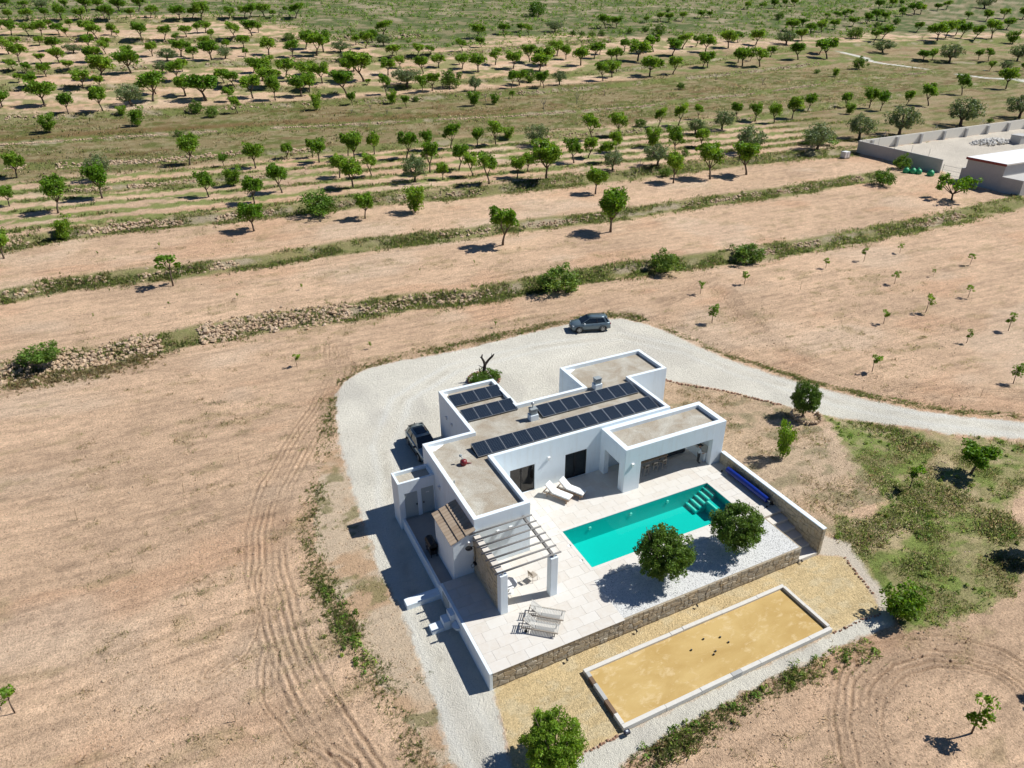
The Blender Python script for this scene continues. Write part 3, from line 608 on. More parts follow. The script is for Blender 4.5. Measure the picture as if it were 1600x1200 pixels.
put(MB().box(BX1-.092, BX1, .125, BY, G-.5, -.036).build('wall_core', M['mortar']), rw)
stone_face(rw, BX1-AX-.22, 1.235, 66, 4, (AX+.2, .03, G), (1, 0, 0), (0, -1, 0), 3, True)
stone_face(rw, BY, 1.23, 11, 4, (BX1, 0.03, G), (0, 1, 0), (1, 0, 0), 4, False)
ew = empty('garden_wall', (24.9, 5, G), label='rubble stone wall with white coping beside the blue pool cover roller', cat='stone wall')
put(MB().box(24.75, 25.05, -.03, 10.34, G-.5, .94).build('wall_core', M['mortar']), ew)
put(MB().box(24.72, 25.08, -.06, 10.34, .94, 1.0, c=.012).build('coping', M['plaster']), ew)
stone_face(ew, 10.3, 2.2, 34, 7, (24.75, 10.30, G), (0, -1, 0), (-1, 0, 0), 6, False)
stone_face(ew, .3, 2.2, 1, 7, (24.75, -.03, G), (1, 0, 0), (0, -1, 0), 8, False)

# ---------------------------------------------------------------- villa
villa = empty('villa', (0, 0, 0), label='white flat roofed villa with gravel roofs and solar panels', cat='house')
def inset(poly, t):
    n = len(poly); out = []
    for i in range(n):
        a, b, c = Vector(poly[i-1]), Vector(poly[i]), Vector(poly[(i+1) % n]); d1 = (b-a).normalized(); d2 = (c-b).normalized()
        n1 = Vector((-d1.y, d1.x)); n2 = Vector((-d2.y, d2.x)); k = (n1+n2); out.append(b+k*(t/(1+n1.dot(n2))))
    return out
def wall_loop(mb, poly, t, z0, z1, openings={}):
    q = inset(poly, t); n = len(poly)
    for i in range(n):
        P, P2 = Vector(poly[i]), Vector(poly[(i+1) % n]); L = (P2-P).length; d = (P2-P)/L; nn = Vector((-d.y, d.x))
        ops = sorted(openings.get(i, [])); cuts = [(0, ops[0][0] if ops else L, z0, z1)]
        for k, (a, b, zb, zt) in enumerate(ops):
            if zb > z0+.01: cuts.append((a, b, z0, zb))
            cuts.append((a, b, zt, z1)); cuts.append((b, ops[k+1][0] if k+1 < len(ops) else L, z0, z1))
        for a, b, za, zc in cuts:
            if b-a < 1e-4: continue
            o0, o1 = P+d*a, P+d*b; i0 = q[i] if a == 0 else o0+nn*t; i1 = q[(i+1) % n] if b == L else o1+nn*t
            ring = [o0, o1, i1, i0]
            mb.hexa([(p.x, p.y, za) for p in ring]+[(p.x, p.y, zc) for p in ring])
    return q
HOUSE = [(wx0,wy0),(wx1,wy0),(wx1,my0),(mx1,my0),(mx1,ey0),(ex1,ey0),(ex1,ey1),(ex0,ey1),(ex0,my1),(nx1,my1),(nx1,ny1),(nx0,ny1),(nx0,wy1),(wx0,wy1)]
DOORS = [(7.78, 9.84), (12.43, 14.36)]
m = MB(); q = wall_loop(m, HOUSE, .30, G-.4, R, {2: [(a-wx1, b-wx1, -.02, 2.36) for a, b in DOORS]})
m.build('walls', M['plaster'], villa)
MB().prism([tuple(p) for p in inset(HOUSE, .301)], RS-.25, RS).build('gravel_roof', M['roof'], villa)
MB().prism([tuple(p) for p in inset(HOUSE, .302)], -.3, -.012).build('room_floor', M['grout'], villa)
# small white wedges laid in three roof corners
for (x, y, dx, dy) in ((wx0+.31, wy1-.31, 1.25, -.55), (ex0+.31, ey1-.31, 1.1, -.5), (nx0+.31, ny1-.31, .45, -.3)):
    MB().add([(x, y, RS-.01), (x+dx, y, RS+.006), (x+dx*.8, y+dy*.35, RS+.006), (x+dx*.3, y+dy, RS+.006), (x, y+dy*.9, RS+.006), (x, y, RS+.11)],
             [(5,1,0),(5,2,1),(5,3,2),(5,4,3),(5,0,4)]).build('corner_wedge', M['lampwhite'], villa)
# sliding doors
for k, (a, b) in enumerate(DOORS):
    d = empty('sliding_door', (a, my0, 0)); d.parent = villa
    y0, y1 = .09, .17; W = b-a; mid = W*.46
    fr = MB(); fr.box(.003, .07, y0, y1, 0, 2.35); fr.box(W-.07, W-.003, y0, y1, 0, 2.35); fr.box(.07, W-.07, y0, y1, 2.27, 2.35); fr.box(.07, W-.07, y0, y1, 0, .08); fr.box(mid-.04, mid+.04, y0-.02, y1, .08, 2.27)
    fr.build('frame', M['dark_alu'], d)
    for x0, x1 in ((.07, mid-.04), (mid+.04, W-.07)): MB().box(x0, x1, .12, .13, .08, 2.27).build('pane', M['pane'] if k == 0 else M['glass'], d)
    MB().box(mid+.06, mid+.09, .05, .09, .95, 1.25).build('handle', M['black'], d)
    if k == 0:   # pale curtains behind the first door
        cu = MB(); pts = [(W*.5+.09*i, .42+.05*(i % 2)) for i in range(10)]
        for (xa, ya), (xb, yb) in zip(pts[:-1], pts[1:]): cu.hexa([(xa,ya,.05),(xb,yb,.05),(xb,yb+.02,.05),(xa,ya+.02,.05),(xa,ya,2.3),(xb,yb,2.3),(xb,yb+.02,2.3),(xa,ya+.02,2.3)])
        for i in range(7):
            x = .1+.09*i; cu.hexa([(x,.42+.05*(i%2),.05),(x+.09,.42+.05*((i+1)%2),.05),(x+.09,.44+.05*((i+1)%2),.05),(x,.44+.05*(i%2),.05),(x,.42+.05*(i%2),2.3),(x+.09,.42+.05*((i+1)%2),2.3),(x+.09,.44+.05*((i+1)%2),2.3),(x,.44+.05*(i%2),2.3)])
        cu.build('curtain', simple('curtain_linen', (.42,.38,.33), .9, var=.1), d)
# wedge shaped wall lamps
def wall_lamp(p, n):
    n = Vector(n); a = Vector((-n.y, n.x, 0)); p = Vector(p); h = .17
    pts = [p+a*.07-Vector((0,0,h)), p-a*.07-Vector((0,0,h)), p-a*.11+Vector((0,0,h)), p+a*.11+Vector((0,0,h))]
    top = [p+a*.05+n*.06-Vector((0,0,h)), p-a*.05+n*.06-Vector((0,0,h)), p-a*.1+n*.17+Vector((0,0,h)), p+a*.1+n*.17+Vector((0,0,h))]
    MB().hexa(pts+top).build('wall_lamp', M['lampwhite'], villa, bevel=.01)
for p, n in (((10.98, my0-.002, 2.5), (0,-1,0)), ((16.22, qy0-.002, 2.35), (0,-1,0)), ((4.1, wy0-.002, 2.5), (0,-1,0)), ((5.0, wy0-.002, 2.5), (0,-1,0)), ((2.0, 7.66, 2.55), (0,-1,0)), ((nx0-.002, 22.6, 2.4), (-1,0,0)), ((nx0-.002, 21.4, 2.4), (-1,0,0)), ((wx0-.002, 14.0, 2.4), (-1,0,0))): wall_lamp(p, n)
# covered porch
PORCH = [(qx0, qy0), (qx1, qy0), (qx1, my0-.002), (mx1+.35, my0-.002), (qx0, my0-.002)]
m = MB()
wall_loop(m, [(qx0,qy0),(qx1,qy0),(qx1,my0-.003),(qx0,my0-.003)], .42, -.02, Q,
          {0: [(qx3-qx0, qx2-qx0, -.02, 2.45)], 3: [(.62, 2.62, -.02, 2.3)], 2: [(.6, 8.7, -.02, 2.4)]})
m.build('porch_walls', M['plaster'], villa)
MB().box(qx0+.421, qx1-.421, qy0+.421, my0-.424, Q-.62, Q-.30).build('gravel_roof', M['roof'], villa)
# utility block with two doors
m = MB(); wall_loop(m, [(-.28,15.15),(wx0-.002,15.15),(wx0-.002,16.68),(-.28,16.68)], .17, G-.4, UH, {0: [(.42, 1.38, -.40, 1.84), (1.68, 2.62, -.40, 1.93)]})
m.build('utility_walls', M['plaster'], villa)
MB().box(-.11+.001, wx0-.173, 15.321, 16.509, UH-.5, UH-.26).build('gravel_roof', M['roof'], villa)
for x0, x1, zt, hx in ((.14, 1.10, 1.84, .86), (1.40, 2.34, 1.93, .12)):
    d = MB().box(x0+.01, x1-.01, 15.19, 15.24, -.39, zt-.01).build('service_door', M['door_grey'], villa)
    MB().box(x0+hx-.02, x0+hx+.06, 15.13, 15.19, .62, .74).build('handle', M['black'], d)
    if zt > 1.9: MB().box(x0+.35, x0+.6, 15.178, 15.19, 1.45, 1.50).build('name_plate', M['lampwhite'], d)
# barbecue stack with a tiled lean-to roof
CX0, CX1, CY0, CY1 = .9, wx0-.003, 7.66, 10.95
m = MB(); sl = (3.52-2.86)/(CX1-CX0+.14)
m.hexa([(CX0,CY0,-.45),(CX1,CY0,-.45),(CX1,CY1,-.45),(CX0,CY1,-.45),(CX0,CY0,2.86),(CX1,CY0,2.86+sl*(CX1-CX0)),(CX1,CY1,2.86+sl*(CX1-CX0)),(CX0,CY1,2.86)])
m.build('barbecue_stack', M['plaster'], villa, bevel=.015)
ncol = 11; cw = (CY1-CY0+.16)/ncol
tile = MB(); L = .66
for sgn in (0,):
    n = 7; pts0 = []; pts1 = []
    for i in range(n):
        a = math.pi*i/(n-1); w = cw*.53; pts0.append((0, -w*math.cos(a), .085*math.sin(a))); pts1.append((L, -w*.86*math.cos(a), .065*math.sin(a)))
    b = [(x, y, z-.022) for x, y, z in pts0]; e = [(x, y, z-.022) for x, y, z in pts1]; v = pts0+pts1+b+e
    f = [(i, i+1, n+i+1, n+i) for i in range(n-1)]+[(2*n+i, 3*n+i, 3*n+i+1, 2*n+i+1) for i in range(n-1)]+[(i, 2*n+i, 2*n+i+1, i+1) for i in range(n-1)]+[(n+i, n+i+1, 3*n+i+1, 3*n+i) for i in range(n-1)]
    tile.add(v, f)
tile_me = tile.mesh('roof_tile', M['clay'], False)
ang = math.atan(sl)
troof = MB().hexa([(CX0-.13,CY0-.05,2.795),(CX1,CY0-.05,3.50),(CX1,CY1+.05,3.50),(CX0-.13,CY1+.05,2.795),(CX0-.13,CY0-.05,2.83),(CX1,CY0-.05,3.535),(CX1,CY1+.05,3.535),(CX0-.13,CY1+.05,2.83)]).build('tile_roof', M['clay'], villa)
for r in range(3):
    for c in range(ncol):
        o = link('roof_tile', tile_me, troof); s = .0+r*.56
        o.location = (CX0-.16+s*math.cos(ang), CY0-.08+cw*(c+.5), 2.835+s*math.sin(ang)+.055); o.rotation_euler = (RND.uniform(-.03,.03), -ang+.085, RND.uniform(-.02,.02))
# roof outlets
def chimney(x, y, cowl):
    m = empty('roof_chimney', (x, y, RS)); m.parent = villa
    MB().box(-.34, .34, -.30, .30, -.01, .5).build('base', M['plaster'], m, bevel=.012)
    c = MB(); c.box(-.24, .24, -.21, .21, .5, .62)
    for i in range(3): c.box(-.27, .27, -.24, .24, .62+i*.11, .685+i*.11)
    c.box(-.2, .2, -.17, .17, .6, .98); c.box(-.29, .29, -.26, .26, .94, 1.02); c.build('louvred_cowl', M['cowl'], m)
    if cowl: MB().tube([(.02, .1, 1.0), (.02, .1, 1.28)], .05, 8).ball((.02, .1, 1.36), .14, 10, 6).build('rotating_vent', M['steel'], m, smooth=True); MB().tube([(.3,-.2,-.0),(.3,-.2,.62)], .02, 5).tube([(.42,-.3,0),(.3,-.2,.5)], .015, 5).build('bracket', M['steel'], m)
chimney(11.55, 17.35, True); chimney(18.65, 19.35, False)
MB().tube([(2.95, 12.4, RS), (2.95, 12.4, RS+.2)], .05, 8).build('vent_pipe', M['cowl'], villa)
# red fitting with a grey cap on the roof
rb = empty('roof_fitting', (4.35, 14.1, RS), label='small dark red fitting with grey cap on the flat roof', cat='roof fitting')
MB().tube([(0,0,0),(0,0,.12),(0,0,.34),(0,0,.44)], [.2,.26,.24,.1], 12).build('body', M['red'], rb, smooth=True)
MB().tube([(-.02,.02,.42),(-.1,.2,.62)], [.03,.03], 6).ball((-.12,.24,.66), (.12,.08,.12), 8, 5).build('cap', M['cowl'], rb)
MB().tube([(.2,-.05,.12),(.55,-.1,.03)], [.06,.03], 6).build('spout', M['red'], rb)
# pergola against the west wing
perg = empty('pergola', (4.4, 5.8, 0), label='pergola of grey wooden poles on white pillars in front of the house', cat='pergola')
for x0, x1 in ((2.28, 2.76), (5.66, 6.16)): put(MB().box(x0, x1, 3.58, 4.06, -.02, 3.06).build('pillar', M['plaster'], bevel=.015), perg)
for i in range(7):
    y = 7.60-.646*i; put(MB().tube([(1.98, y, 3.27), (6.42, y+RND.uniform(-.03,.03), 3.27)], [.062, .056], 8).build('pole', M['pole'], smooth=True), perg)
put(MB().beam((5.9, 7.86, 3.13), (5.9, 3.75, 3.13), .16, .16).build('crossbeam', M['pole']), perg)
for x, y in ((2.5, 3.72), (5.9, 3.72)): put(MB().tube([(x, y, 3.06), (x, y, 3.22)], .06, 8).build('bracket', M['steel']), perg)
put(MB().tube([(6.36, 7.6, 3.3), (6.36, 3.75, 3.3)], .008, 4).build('wire', M['black']), perg)
sw = empty('screen_wall', (2.5, 5.8, 0), label='rubble stone screen wall with white top carrying the pergola poles', cat='stone wall')
put(MB().box(2.30, 2.70, 4.063, 7.657, -.02, 2.98).build('wall_core', M['mortar']), sw)
put(MB().box(2.29, 2.71, 4.063, 7.657, 2.98, 3.05).build('coping', M['paver']), sw)
stone_face(sw, 3.59, 2.97, 13, 10, (2.30, 7.655, 0), (0, -1, 0), (-1, 0, 0), 12, False)
stone_face(sw, 3.59, 2.97, 13, 10, (2.70, 4.065, 0), (0, 1, 0), (1, 0, 0), 13, False)
# outdoor shower on the screen wall
sh = empty('outdoor_shower', (2.2, 7.2, 0), label='black outdoor shower with round head on the stone screen wall', cat='shower')
MB().tube([(0,0,1.2),(0,0,2.5),(-.1,0,2.62),(-.4,0,2.6)], .025, 6).build('pipe', M['black'], sh)
MB().tube([(-.4,0,2.56),(-.4,0,2.6)], [.24,.2], 14).build('shower_head', M['black'], sh)
MB().box(-.12,.06,-.14,.14,1.1,1.22).build('mixer', M['black'], sh)
MB().tube([(-.08,.1,1.15),(-.2,.3,.8),(-.12,.3,.55),(-.06,.12,.8),(-.05,-.05,1.1)], .016, 5).build('hose', M['black'], sh)
# steps and slab on the west side
st = empty('entry_steps', (-.7, 5.3, G), label='three white steps climbing to the terrace edge, half in shade', cat='steps')
for x0, x1, zt in ((-1.66,-.90,-.98), (-.88,-.46,-.60), (-.44,AX-.003,-.22)): put(MB().box(x0, x1, 5.05, 5.72, G-.2, zt).build('step', M['plaster'], bevel=.012), st)
tag(MB().box(-2.40, AX-.003, 7.62, 8.28, G-.2, -.86).build('white_bench', M['plaster'], bevel=.015), 'long white masonry bench jutting from the terrace wall by the steps', 'bench')
tag(MB().box(AX-.045, AX-.004, 6.05, 7.15, G+.05, -.16).build('hatch_door', M['door_grey'], bevel=.008), 'grey hatch door low in the terrace wall by the white steps', 'door')
sd = empty('wall_basin', (AX-.005, 4.62, -.62), label='white half round basin on the terrace wall below the steps', cat='basin')
m = MB(); n = 10
rim = [(-.42*math.sin(math.pi*i/(n-1)), -.36*math.cos(math.pi*i/(n-1))) for i in range(n)]
m.add([(x, y, 0) for x, y in rim]+[(x*.45, y*.45, -.42) for x, y in rim]+[(x*.8, y*.8, -.03) for x, y in rim], [(i, i+1, n+i+1, n+i) for i in range(n-1)]+[(i+1, i, 2*n+i, 2*n+i+1) for i in range(n-1)]+[tuple(range(2*n, 3*n))[::-1], (0, n, 2*n-1, n-1)])
m.build('bowl', M['plaster'], sd)
gr = empty('grill', (.72, 11.0, -.40), label='black grill standing in the shaded alley', cat='grill')
MB().box(-.42, .1, -.5, .5, .25, .85).build('cabinet', M['black'], gr, bevel=.02)
MB().tube([(-.16,-.5,.9),(-.16,.5,.9)], .3, 12).build('hood', M['black'], gr); 
for y in (-.25, .12): MB().box(-.45, -.42, y-.04, y+.04, .72, .80).build('knob', M['steel'], gr)
for x in (-.36, .05):
    for y in (-.44, .44): MB().tube([(x,y,0),(x,y,.25)], .03, 6).build('leg', M['black'], gr)
# ---------------------------------------------------------------- solar arrays
def panel_mesh():
    w, d = 1.115, 1.44
    me = MB().box(-w/2+.02, w/2-.02, -d/2+.02, d/2-.02, 0, .034).mesh('cells', M['cells']); uv = me.uv_layers.new(name='UVMap')
    for l in me.loops:
        c = me.vertices[l.vertex_index].co; uv.data[l.index].uv = ((c.x+w/2)/w, (c.y+d/2)/d)
    f = MB()
    f.box(-w/2, w/2, -d/2, -d/2+.022, 0, .037); f.box(-w/2, w/2, d/2-.022, d/2, 0, .037); f.box(-w/2, -w/2+.02, -d/2+.022, d/2-.022, 0, .037); f.box(w/2-.02, w/2, -d/2+.022, d/2-.022, 0, .037)
    return me, f.mesh('frame', M['alu'])
PM = panel_mesh()
def solar_row(x0, x1, y, n, label):
    root = empty('solar_array', ((x0+x1)/2, y, RS), label=label, cat='solar panels', group='solar panel rows on the roof'); W = x1-x0; w = W/n; th = math.radians(11.5)
    zc = .115+.72*math.sin(th)
    for i in range(n):
        p = empty('solar_panel', (-W/2+w*(i+.5), .71, zc), 0); p.parent = root; p.rotation_euler = (th, 0, 0); p.scale = (w/1.135, 1, 1)
        link('cells', PM[0], p); link('frame', PM[1], p)
    for yy, zz in ((.10, .085), (1.33, .335)): MB().box(-W/2+.02, W/2-.02, yy-.02, yy+.02, zz-.055, zz-.008).build('rail', M['black'], root)
    k = max(3, n//2)
    for i in range(k+1):
        x = -W/2+.12+(W-.24)*i/k
        MB().box(x-.03, x+.03, 1.30, 1.36, 0, .27).build('strut', M['alu'], root); MB().box(x-.05, x+.05, .02, .14, 0, .03).build('foot', M['black'], root)
    # closed wind deflector behind the row and end plates
    for s in (-1, 1): MB().slab([(s*(W/2-.012), .03, .03), (s*(W/2-.012), 1.40, .03), (s*(W/2-.012), 1.40, .33), (s*(W/2-.012), .03, .07)], (s*.006, 0, 0)).build('end_plate', M['dark_alu'], root)
solar_row(5.58, 21.30, 14.32, 14, 'longest row of dark solar panels, along the front edge of the roof')
solar_row(12.30, 21.28, 17.05, 8, 'row of eight solar panels between the two roof chimneys')
solar_row(6.66, 11.12, 19.08, 4, 'row of four solar panels nearer the middle of the house')
solar_row(6.66, 11.10, 21.62, 4, 'row of four solar panels at the far end of the projecting wing')

# ---------------------------------------------------------------- porch furniture and person
tb = empty('porch_table', (19.3, 12.35, 0), label='long brown wooden table in the shaded porch', cat='table')
MB().box(-1.5, 1.5, -.45, .45, .86, .93).build('table_top', M['teak'], tb)
for x in (-1.35, 1.35):
    for y in (-.35, .35): MB().box(x-.05, x+.05, y-.05, y+.05, 0, .86).build('leg', M['teak'], tb)
ord_ = ['first', 'second', 'third', 'fourth', 'fifth', 'sixth', 'seventh', 'eighth', 'ninth', 'tenth', 'eleventh', 'twelfth', 'thirteenth', 'fourteenth', 'fifteenth', 'sixteenth', 'seventeenth', 'eighteenth', 'nineteenth', 'twentieth'] + ['twenty-'+w for w in ('first', 'second', 'third', 'fourth', 'fifth', 'sixth', 'seventh', 'eighth', 'ninth')]
for i, x in enumerate((18.5, 19.3, 20.15)):
    s = empty('bar_stool', (x, 11.65, 0), label='pale wooden bar stool, %s from the left along the porch table' % ord_[i], cat='stool', group='stools at the porch table')
    MB().box(-.19, .19, -.19, .19, .60, .64).build('seat', M['timber'], s)
    for a in (-1, 1):
        for b in (-1, 1): MB().beam((a*.21, b*.21, 0), (a*.16, b*.16, .60), .035, .035).build('leg', M['timber'], s)
        MB().beam((a*.17, -.17, .64), (a*.18, -.21, .98), .03, .03).build('back_post', M['timber'], s)
    MB().box(-.19, .19, -.225, -.195, .86, .98).build('backrest', M['timber'], s)
    MB().box(-.18, .18, -.2, -.17, .22, .25).build('stretcher', M['timber'], s)
kc = empty('kitchen_counter', (23.95, 11.5, 0), label='white outdoor kitchen counter at the end of the porch', cat='counter')
MB().box(-.35, .42, -.6, 1.6, 0, .86).build('cabinet', M['plaster'], kc, bevel=.01); MB().box(-.4, .43, -.65, 1.63, .86, .91).build('worktop', M['kerb'], kc)
MB().box(-.2, .2, .2, .75, .91, .93).build('hob', M['black'], kc)
lo = empty('sofa', (22.3, 13.0, 0), label='dark low sofa by the back wall of the porch', cat='sofa')
MB().box(-1.1, .8, -.4, .24, .12, .42).build('seat', M['trouser'], lo, bevel=.04); MB().box(-1.1, .8, .02, .24, .42, .8).build('backrest', M['trouser'], lo, bevel=.04)
for x in (-1.0, .7): MB().box(x-.04, x+.04, -.3, .15, 0, .12).build('foot', M['black'], lo)
def make_person(loc, rz):
    root = empty('person', loc, rz, label='person in pale shirt and dark trousers standing in the porch', cat='person')
    J = {'pel': (0,0,.95), 'wai': (0,.01,1.10), 'che': (0,0,1.32), 'nek': (0,0,1.47), 'hd0': (0,-.02,1.55), 'hd1': (0,-.03,1.66), 'hd2': (0,-.02,1.74)}
    rad = {'pel': (.165,.125), 'wai': (.145,.105), 'che': (.175,.12), 'nek': (.06,.06), 'hd0': (.07,.085), 'hd1': (.08,.10), 'hd2': (.055,.07)}
    E_ = [('pel','wai'),('wai','che'),('che','nek'),('nek','hd0'),('hd0','hd1'),('hd1','hd2')]
    for s, t in ((-1,'l'), (1,'r')):
        J.update({'sh'+t: (s*.19,0,1.40), 'el'+t: (s*.25,-.02,1.12), 'wr'+t: (s*.20,-.24,.98), 'ha'+t: (s*.18,-.33,.96), 'hp'+t: (s*.09,0,.88), 'kn'+t: (s*.10,-.02,.50), 'an'+t: (s*.10,.02,.09), 'to'+t: (s*.12,-.16,.035)})
        rad.update({'sh'+t: (.07,.07), 'el'+t: (.047,.047), 'wr'+t: (.033,.033), 'ha'+t: (.042,.025), 'hp'+t: (.095,.095), 'kn'+t: (.062,.062), 'an'+t: (.042,.045), 'to'+t: (.045,.03)})
        E_ += [('che','sh'+t),('sh'+t,'el'+t),('el'+t,'wr'+t),('wr'+t,'ha'+t),('pel','hp'+t),('hp'+t,'kn'+t),('kn'+t,'an'+t),('an'+t,'to'+t)]
        for k in range(5):
            a = -.035+.0175*k; nm = 'f%d%s' % (k, t); J[nm] = (s*.18+a, -.40+.02*abs(k-2), .955); rad[nm] = (.009,.009)
            if k == 4: J[nm] = (s*.18-s*.075, -.34, .975)
            E_.append(('ha'+t, nm))
    names = list(J); me = bpy.data.meshes.new('body'); me.from_pydata([J[n] for n in names], [(names.index(a), names.index(b)) for a, b in E_], [])
    o = link('body', me, root); md = o.modifiers.new('skin', 'SKIN'); md.use_smooth_shade = True
    for i, n in enumerate(names):
        sv = me.skin_vertices[0].data[i]; sv.radius = rad[n]; sv.use_root = (n == 'pel')
    ss = o.modifiers.new('sub', 'SUBSURF'); ss.levels = 1; ss.render_levels = 1
    dg = bpy.context.evaluated_depsgraph_get(); ev = bpy.data.meshes.new_from_object(o.evaluated_get(dg)); o.modifiers.clear(); o.data = ev
    ev.materials.clear()
    for mname in ('skin', 'shirt', 'trouser', 'black'): ev.materials.append(M[mname])
    for p in ev.polygons:
        c = p.center; p.use_smooth = True
        p.material_index = 3 if c.z < .075 else 2 if c.z < .97 and abs(c.x) < .2 and c.y > -.2 else 1 if c.z < 1.46 and not (c.y < -.1 and c.z < 1.08) else 0
    MB().ball((0,.005,1.69), (.092,.108,.095), 12, 8).build('hair', M['hair'], root, smooth=True)
    f = MB(); f.ball((-.03,-.125,1.645), .011, 6, 4).ball((.03,-.125,1.645), .011, 6, 4); f.build('eyes', M['black'], root)
    MB().add([(-.012,-.12,1.60),(.012,-.12,1.60),(0,-.145,1.605),(0,-.12,1.65)], [(0,1,2),(0,2,3),(2,1,3)]).build('nose', M['skin'], root)
    MB().box(-.025,.025,-.122,-.112,1.575,1.583).build('mouth', M['redtrim'], root)
    for s in (-1, 1): MB().ball((s*.083,-.01,1.635), (.014,.025,.035), 6, 4).build('ear', M['skin'], root)
make_person((23.12, 11.02, 0), math.radians(75))

# ---------------------------------------------------------------- loungers
def lounger(loc, ang, cushion, label, group):
    """head towards +x, foot at -x"""
    r = empty('sun_lounger', loc, ang, label=label, cat='sun lounger', group=group); r.scale = (1.1, 1.12, 1.1); wood = M['teak'] if cushion else M['timber']
    L, W = 2.0, .66; hz = .33; hinge = .28; up = math.radians(40 if cushion else 38); bl = .78
    for s in (-1, 1): MB().box(-L/2, L/2, s*W/2-.022, s*W/2+.022, hz-.06, hz+.01).build('side_rail', wood, r)
    for x in (-L/2+.2, L/2-.28):
        for s in (-1, 1): MB().box(x-.03, x+.03, s*(W/2-.04)-.025, s*(W/2-.04)+.025, 0, hz-.06).build('leg', wood, r)
    MB().box(L/2-.05, L/2, -W/2+.022, W/2-.022, hz-.05, hz).build('end_rail', wood, r)
    c, sn = math.cos(up), math.sin(up)
    def bp(t, y, h): return (hinge+t*c-h*sn, y, hz+.02+t*sn+h*c)
    for y in (-W/2+.07, W/2-.07): MB().slab([bp(0,y-.02,-.03), bp(bl,y-.02,-.03), bp(bl,y-.02,.0), bp(0,y-.02,.0)], (0,.04,0)).build('back_rail', wood, r)
    MB().beam((L/2-.25, 0, hz-.02), bp(bl*.55, 0, -.03), .04, .04).build('prop', wood, r)
    ns, pitch = 19, .083; sl = M['teak'] if cushion else M['slat']
    for i in range(int((hinge+L/2)/pitch)):
        x = -L/2+.02+i*pitch; MB().box(x, x+.047, -W/2+.03, W/2-.03, hz+.011, hz+.03).build('slat', sl, r)
    for i in range(int(bl/pitch)):
        t = .02+i*pitch; MB().slab([bp(t,-W/2+.03,.002), bp(t+.047,-W/2+.03,.002), bp(t+.047,W/2-.03,.002), bp(t,W/2-.03,.002)], tuple(Vector((-sn,0,c))*.018)).build('slat', sl, r)
    if cushion:
        cu = MB(); path = [(-L/2+.02, hz+.035), (-.35, hz+.04), (hinge-.03, hz+.04), (hinge+.04*c, hz+.06), (hinge+bl*.55*c, hz+.03+bl*.55*sn), (hinge+(bl+.03)*c, hz+.03+(bl+.03)*sn)]
        T = .09
        for (xa, za), (xb, zb) in zip(path[:-1], path[1:]):
            d = Vector((xb-xa, 0, zb-za)).normalized(); nn = Vector((-d.z, 0, d.x))
            cu.hexa([(xa,-.31,za),(xb,-.31,zb),(xb,.31,zb),(xa,.31,za),(xa+nn.x*T,-.29,za+nn.z*T),(xb+nn.x*T,-.29,zb+nn.z*T),(xb+nn.x*T,.29,zb+nn.z*T),(xa+nn.x*T,.29,za+nn.z*T)])
        cu.build('cushion', M['cushion'], r, bevel=.03, seg=2)
    else:
        for s in (-1,1): MB().tube([(L/2-.28, s*W/2, .09),(L/2-.28, s*(W/2+.04), .09)], .09, 10).build('wheel', M['black'], r)
    return r
G1 = 'white cushioned loungers'; G2 = 'bare slatted loungers'
lounger((10.95, 12.05, 0), math.radians(121), True, 'white cushioned sun lounger nearer the first glass door, in full sun', G1)
lounger((12.12, 12.05, 0), math.radians(121), True, 'white cushioned sun lounger whose foot end lies in the porch shade', G1)
lounger((3.90, 1.53, 0), math.radians(141), False, 'bare slatted wooden lounger nearer the stone retaining wall', G2)
lounger((4.68, 2.25, 0), math.radians(141), False, 'bare slatted wooden lounger nearer the pergola', G2)
# dining set under the pergola
dt = empty('round_table', (3.55, 5.1, 0), label='small white round table under the pergola', cat='table')
MB().tube([(0,0,.70),(0,0,.74)], .52, 20).build('table_top', M['lampwhite'], dt); MB().tube([(0,0,.02),(0,0,.7)], .05, 8).build('leg', M['lampwhite'], dt); MB().tube([(0,0,0),(0,0,.03)], .3, 14).build('base', M['lampwhite'], dt)
for i, (x, y, a) in enumerate(((3.25, 5.95, 0.2), (5.35, 5.35, 1.9))):
    c = empty('garden_chair', (x, y, 0), a, label=('tan wicker chair beside the white round table' if i == 0 else 'thin legged bistro chair standing alone near the pergola pillar'), cat='chair')
    mt = M['timber'] if i else simple('wicker', (.45,.33,.18), .85, var=.3, scale=20)
    MB().box(-.22,.22,-.22,.22,.43,.46).build('seat', mt, c)
    for sx in (-1,1):
        for sy in (-1,1): MB().beam((sx*.22,sy*.22,0),(sx*.19,sy*.19,.43),.025,.025).build('leg', M['timber'], c)
    for sx in (-1, 1): MB().beam((sx*.2,.2,.46),(sx*.2,.26,.84),.025,.025).build('back_post', M['timber'], c)
    MB().box(-.2,.2,.235,.26,.62,.84).build('backrest', mt, c)
# pool cover roller
ro = empty('pool_cover_roller', (24.3, 6.75, 0), label='blue pool cover wound on a roller along the stone wall', cat='pool cover')
MB().tube([(0,-2.15,.36),(0,-1.2,.36),(0,-.2,.37),(0,.9,.36),(0,2.15,.36)], [.225,.235,.23,.24,.225], 18).build('rolled_cover', M['blue'], ro, smooth=False)
MB().tube([(0,-2.5,.36),(0,2.5,.36)], .04, 8).build('axle', M['steel'], ro)
for y in (-2.45, 2.45):
    MB().beam((-.28,y,.09),(0,y,.38),.04,.05).beam((.28,y,.09),(0,y,.38),.04,.05).beam((-.28,y,.09),(.28,y,.09),.04,.04).build('end_frame', M['steel'], ro)
    for x in (-.28,.28): MB().tube([(x,y-.03,.08),(x,y+.03,.08)], .08, 10).build('castor', M['black'], ro)
MB().tube([(0,-2.5,.36),(0,-2.56,.36)], .17, 12).build('hand_wheel', M['black'], ro)

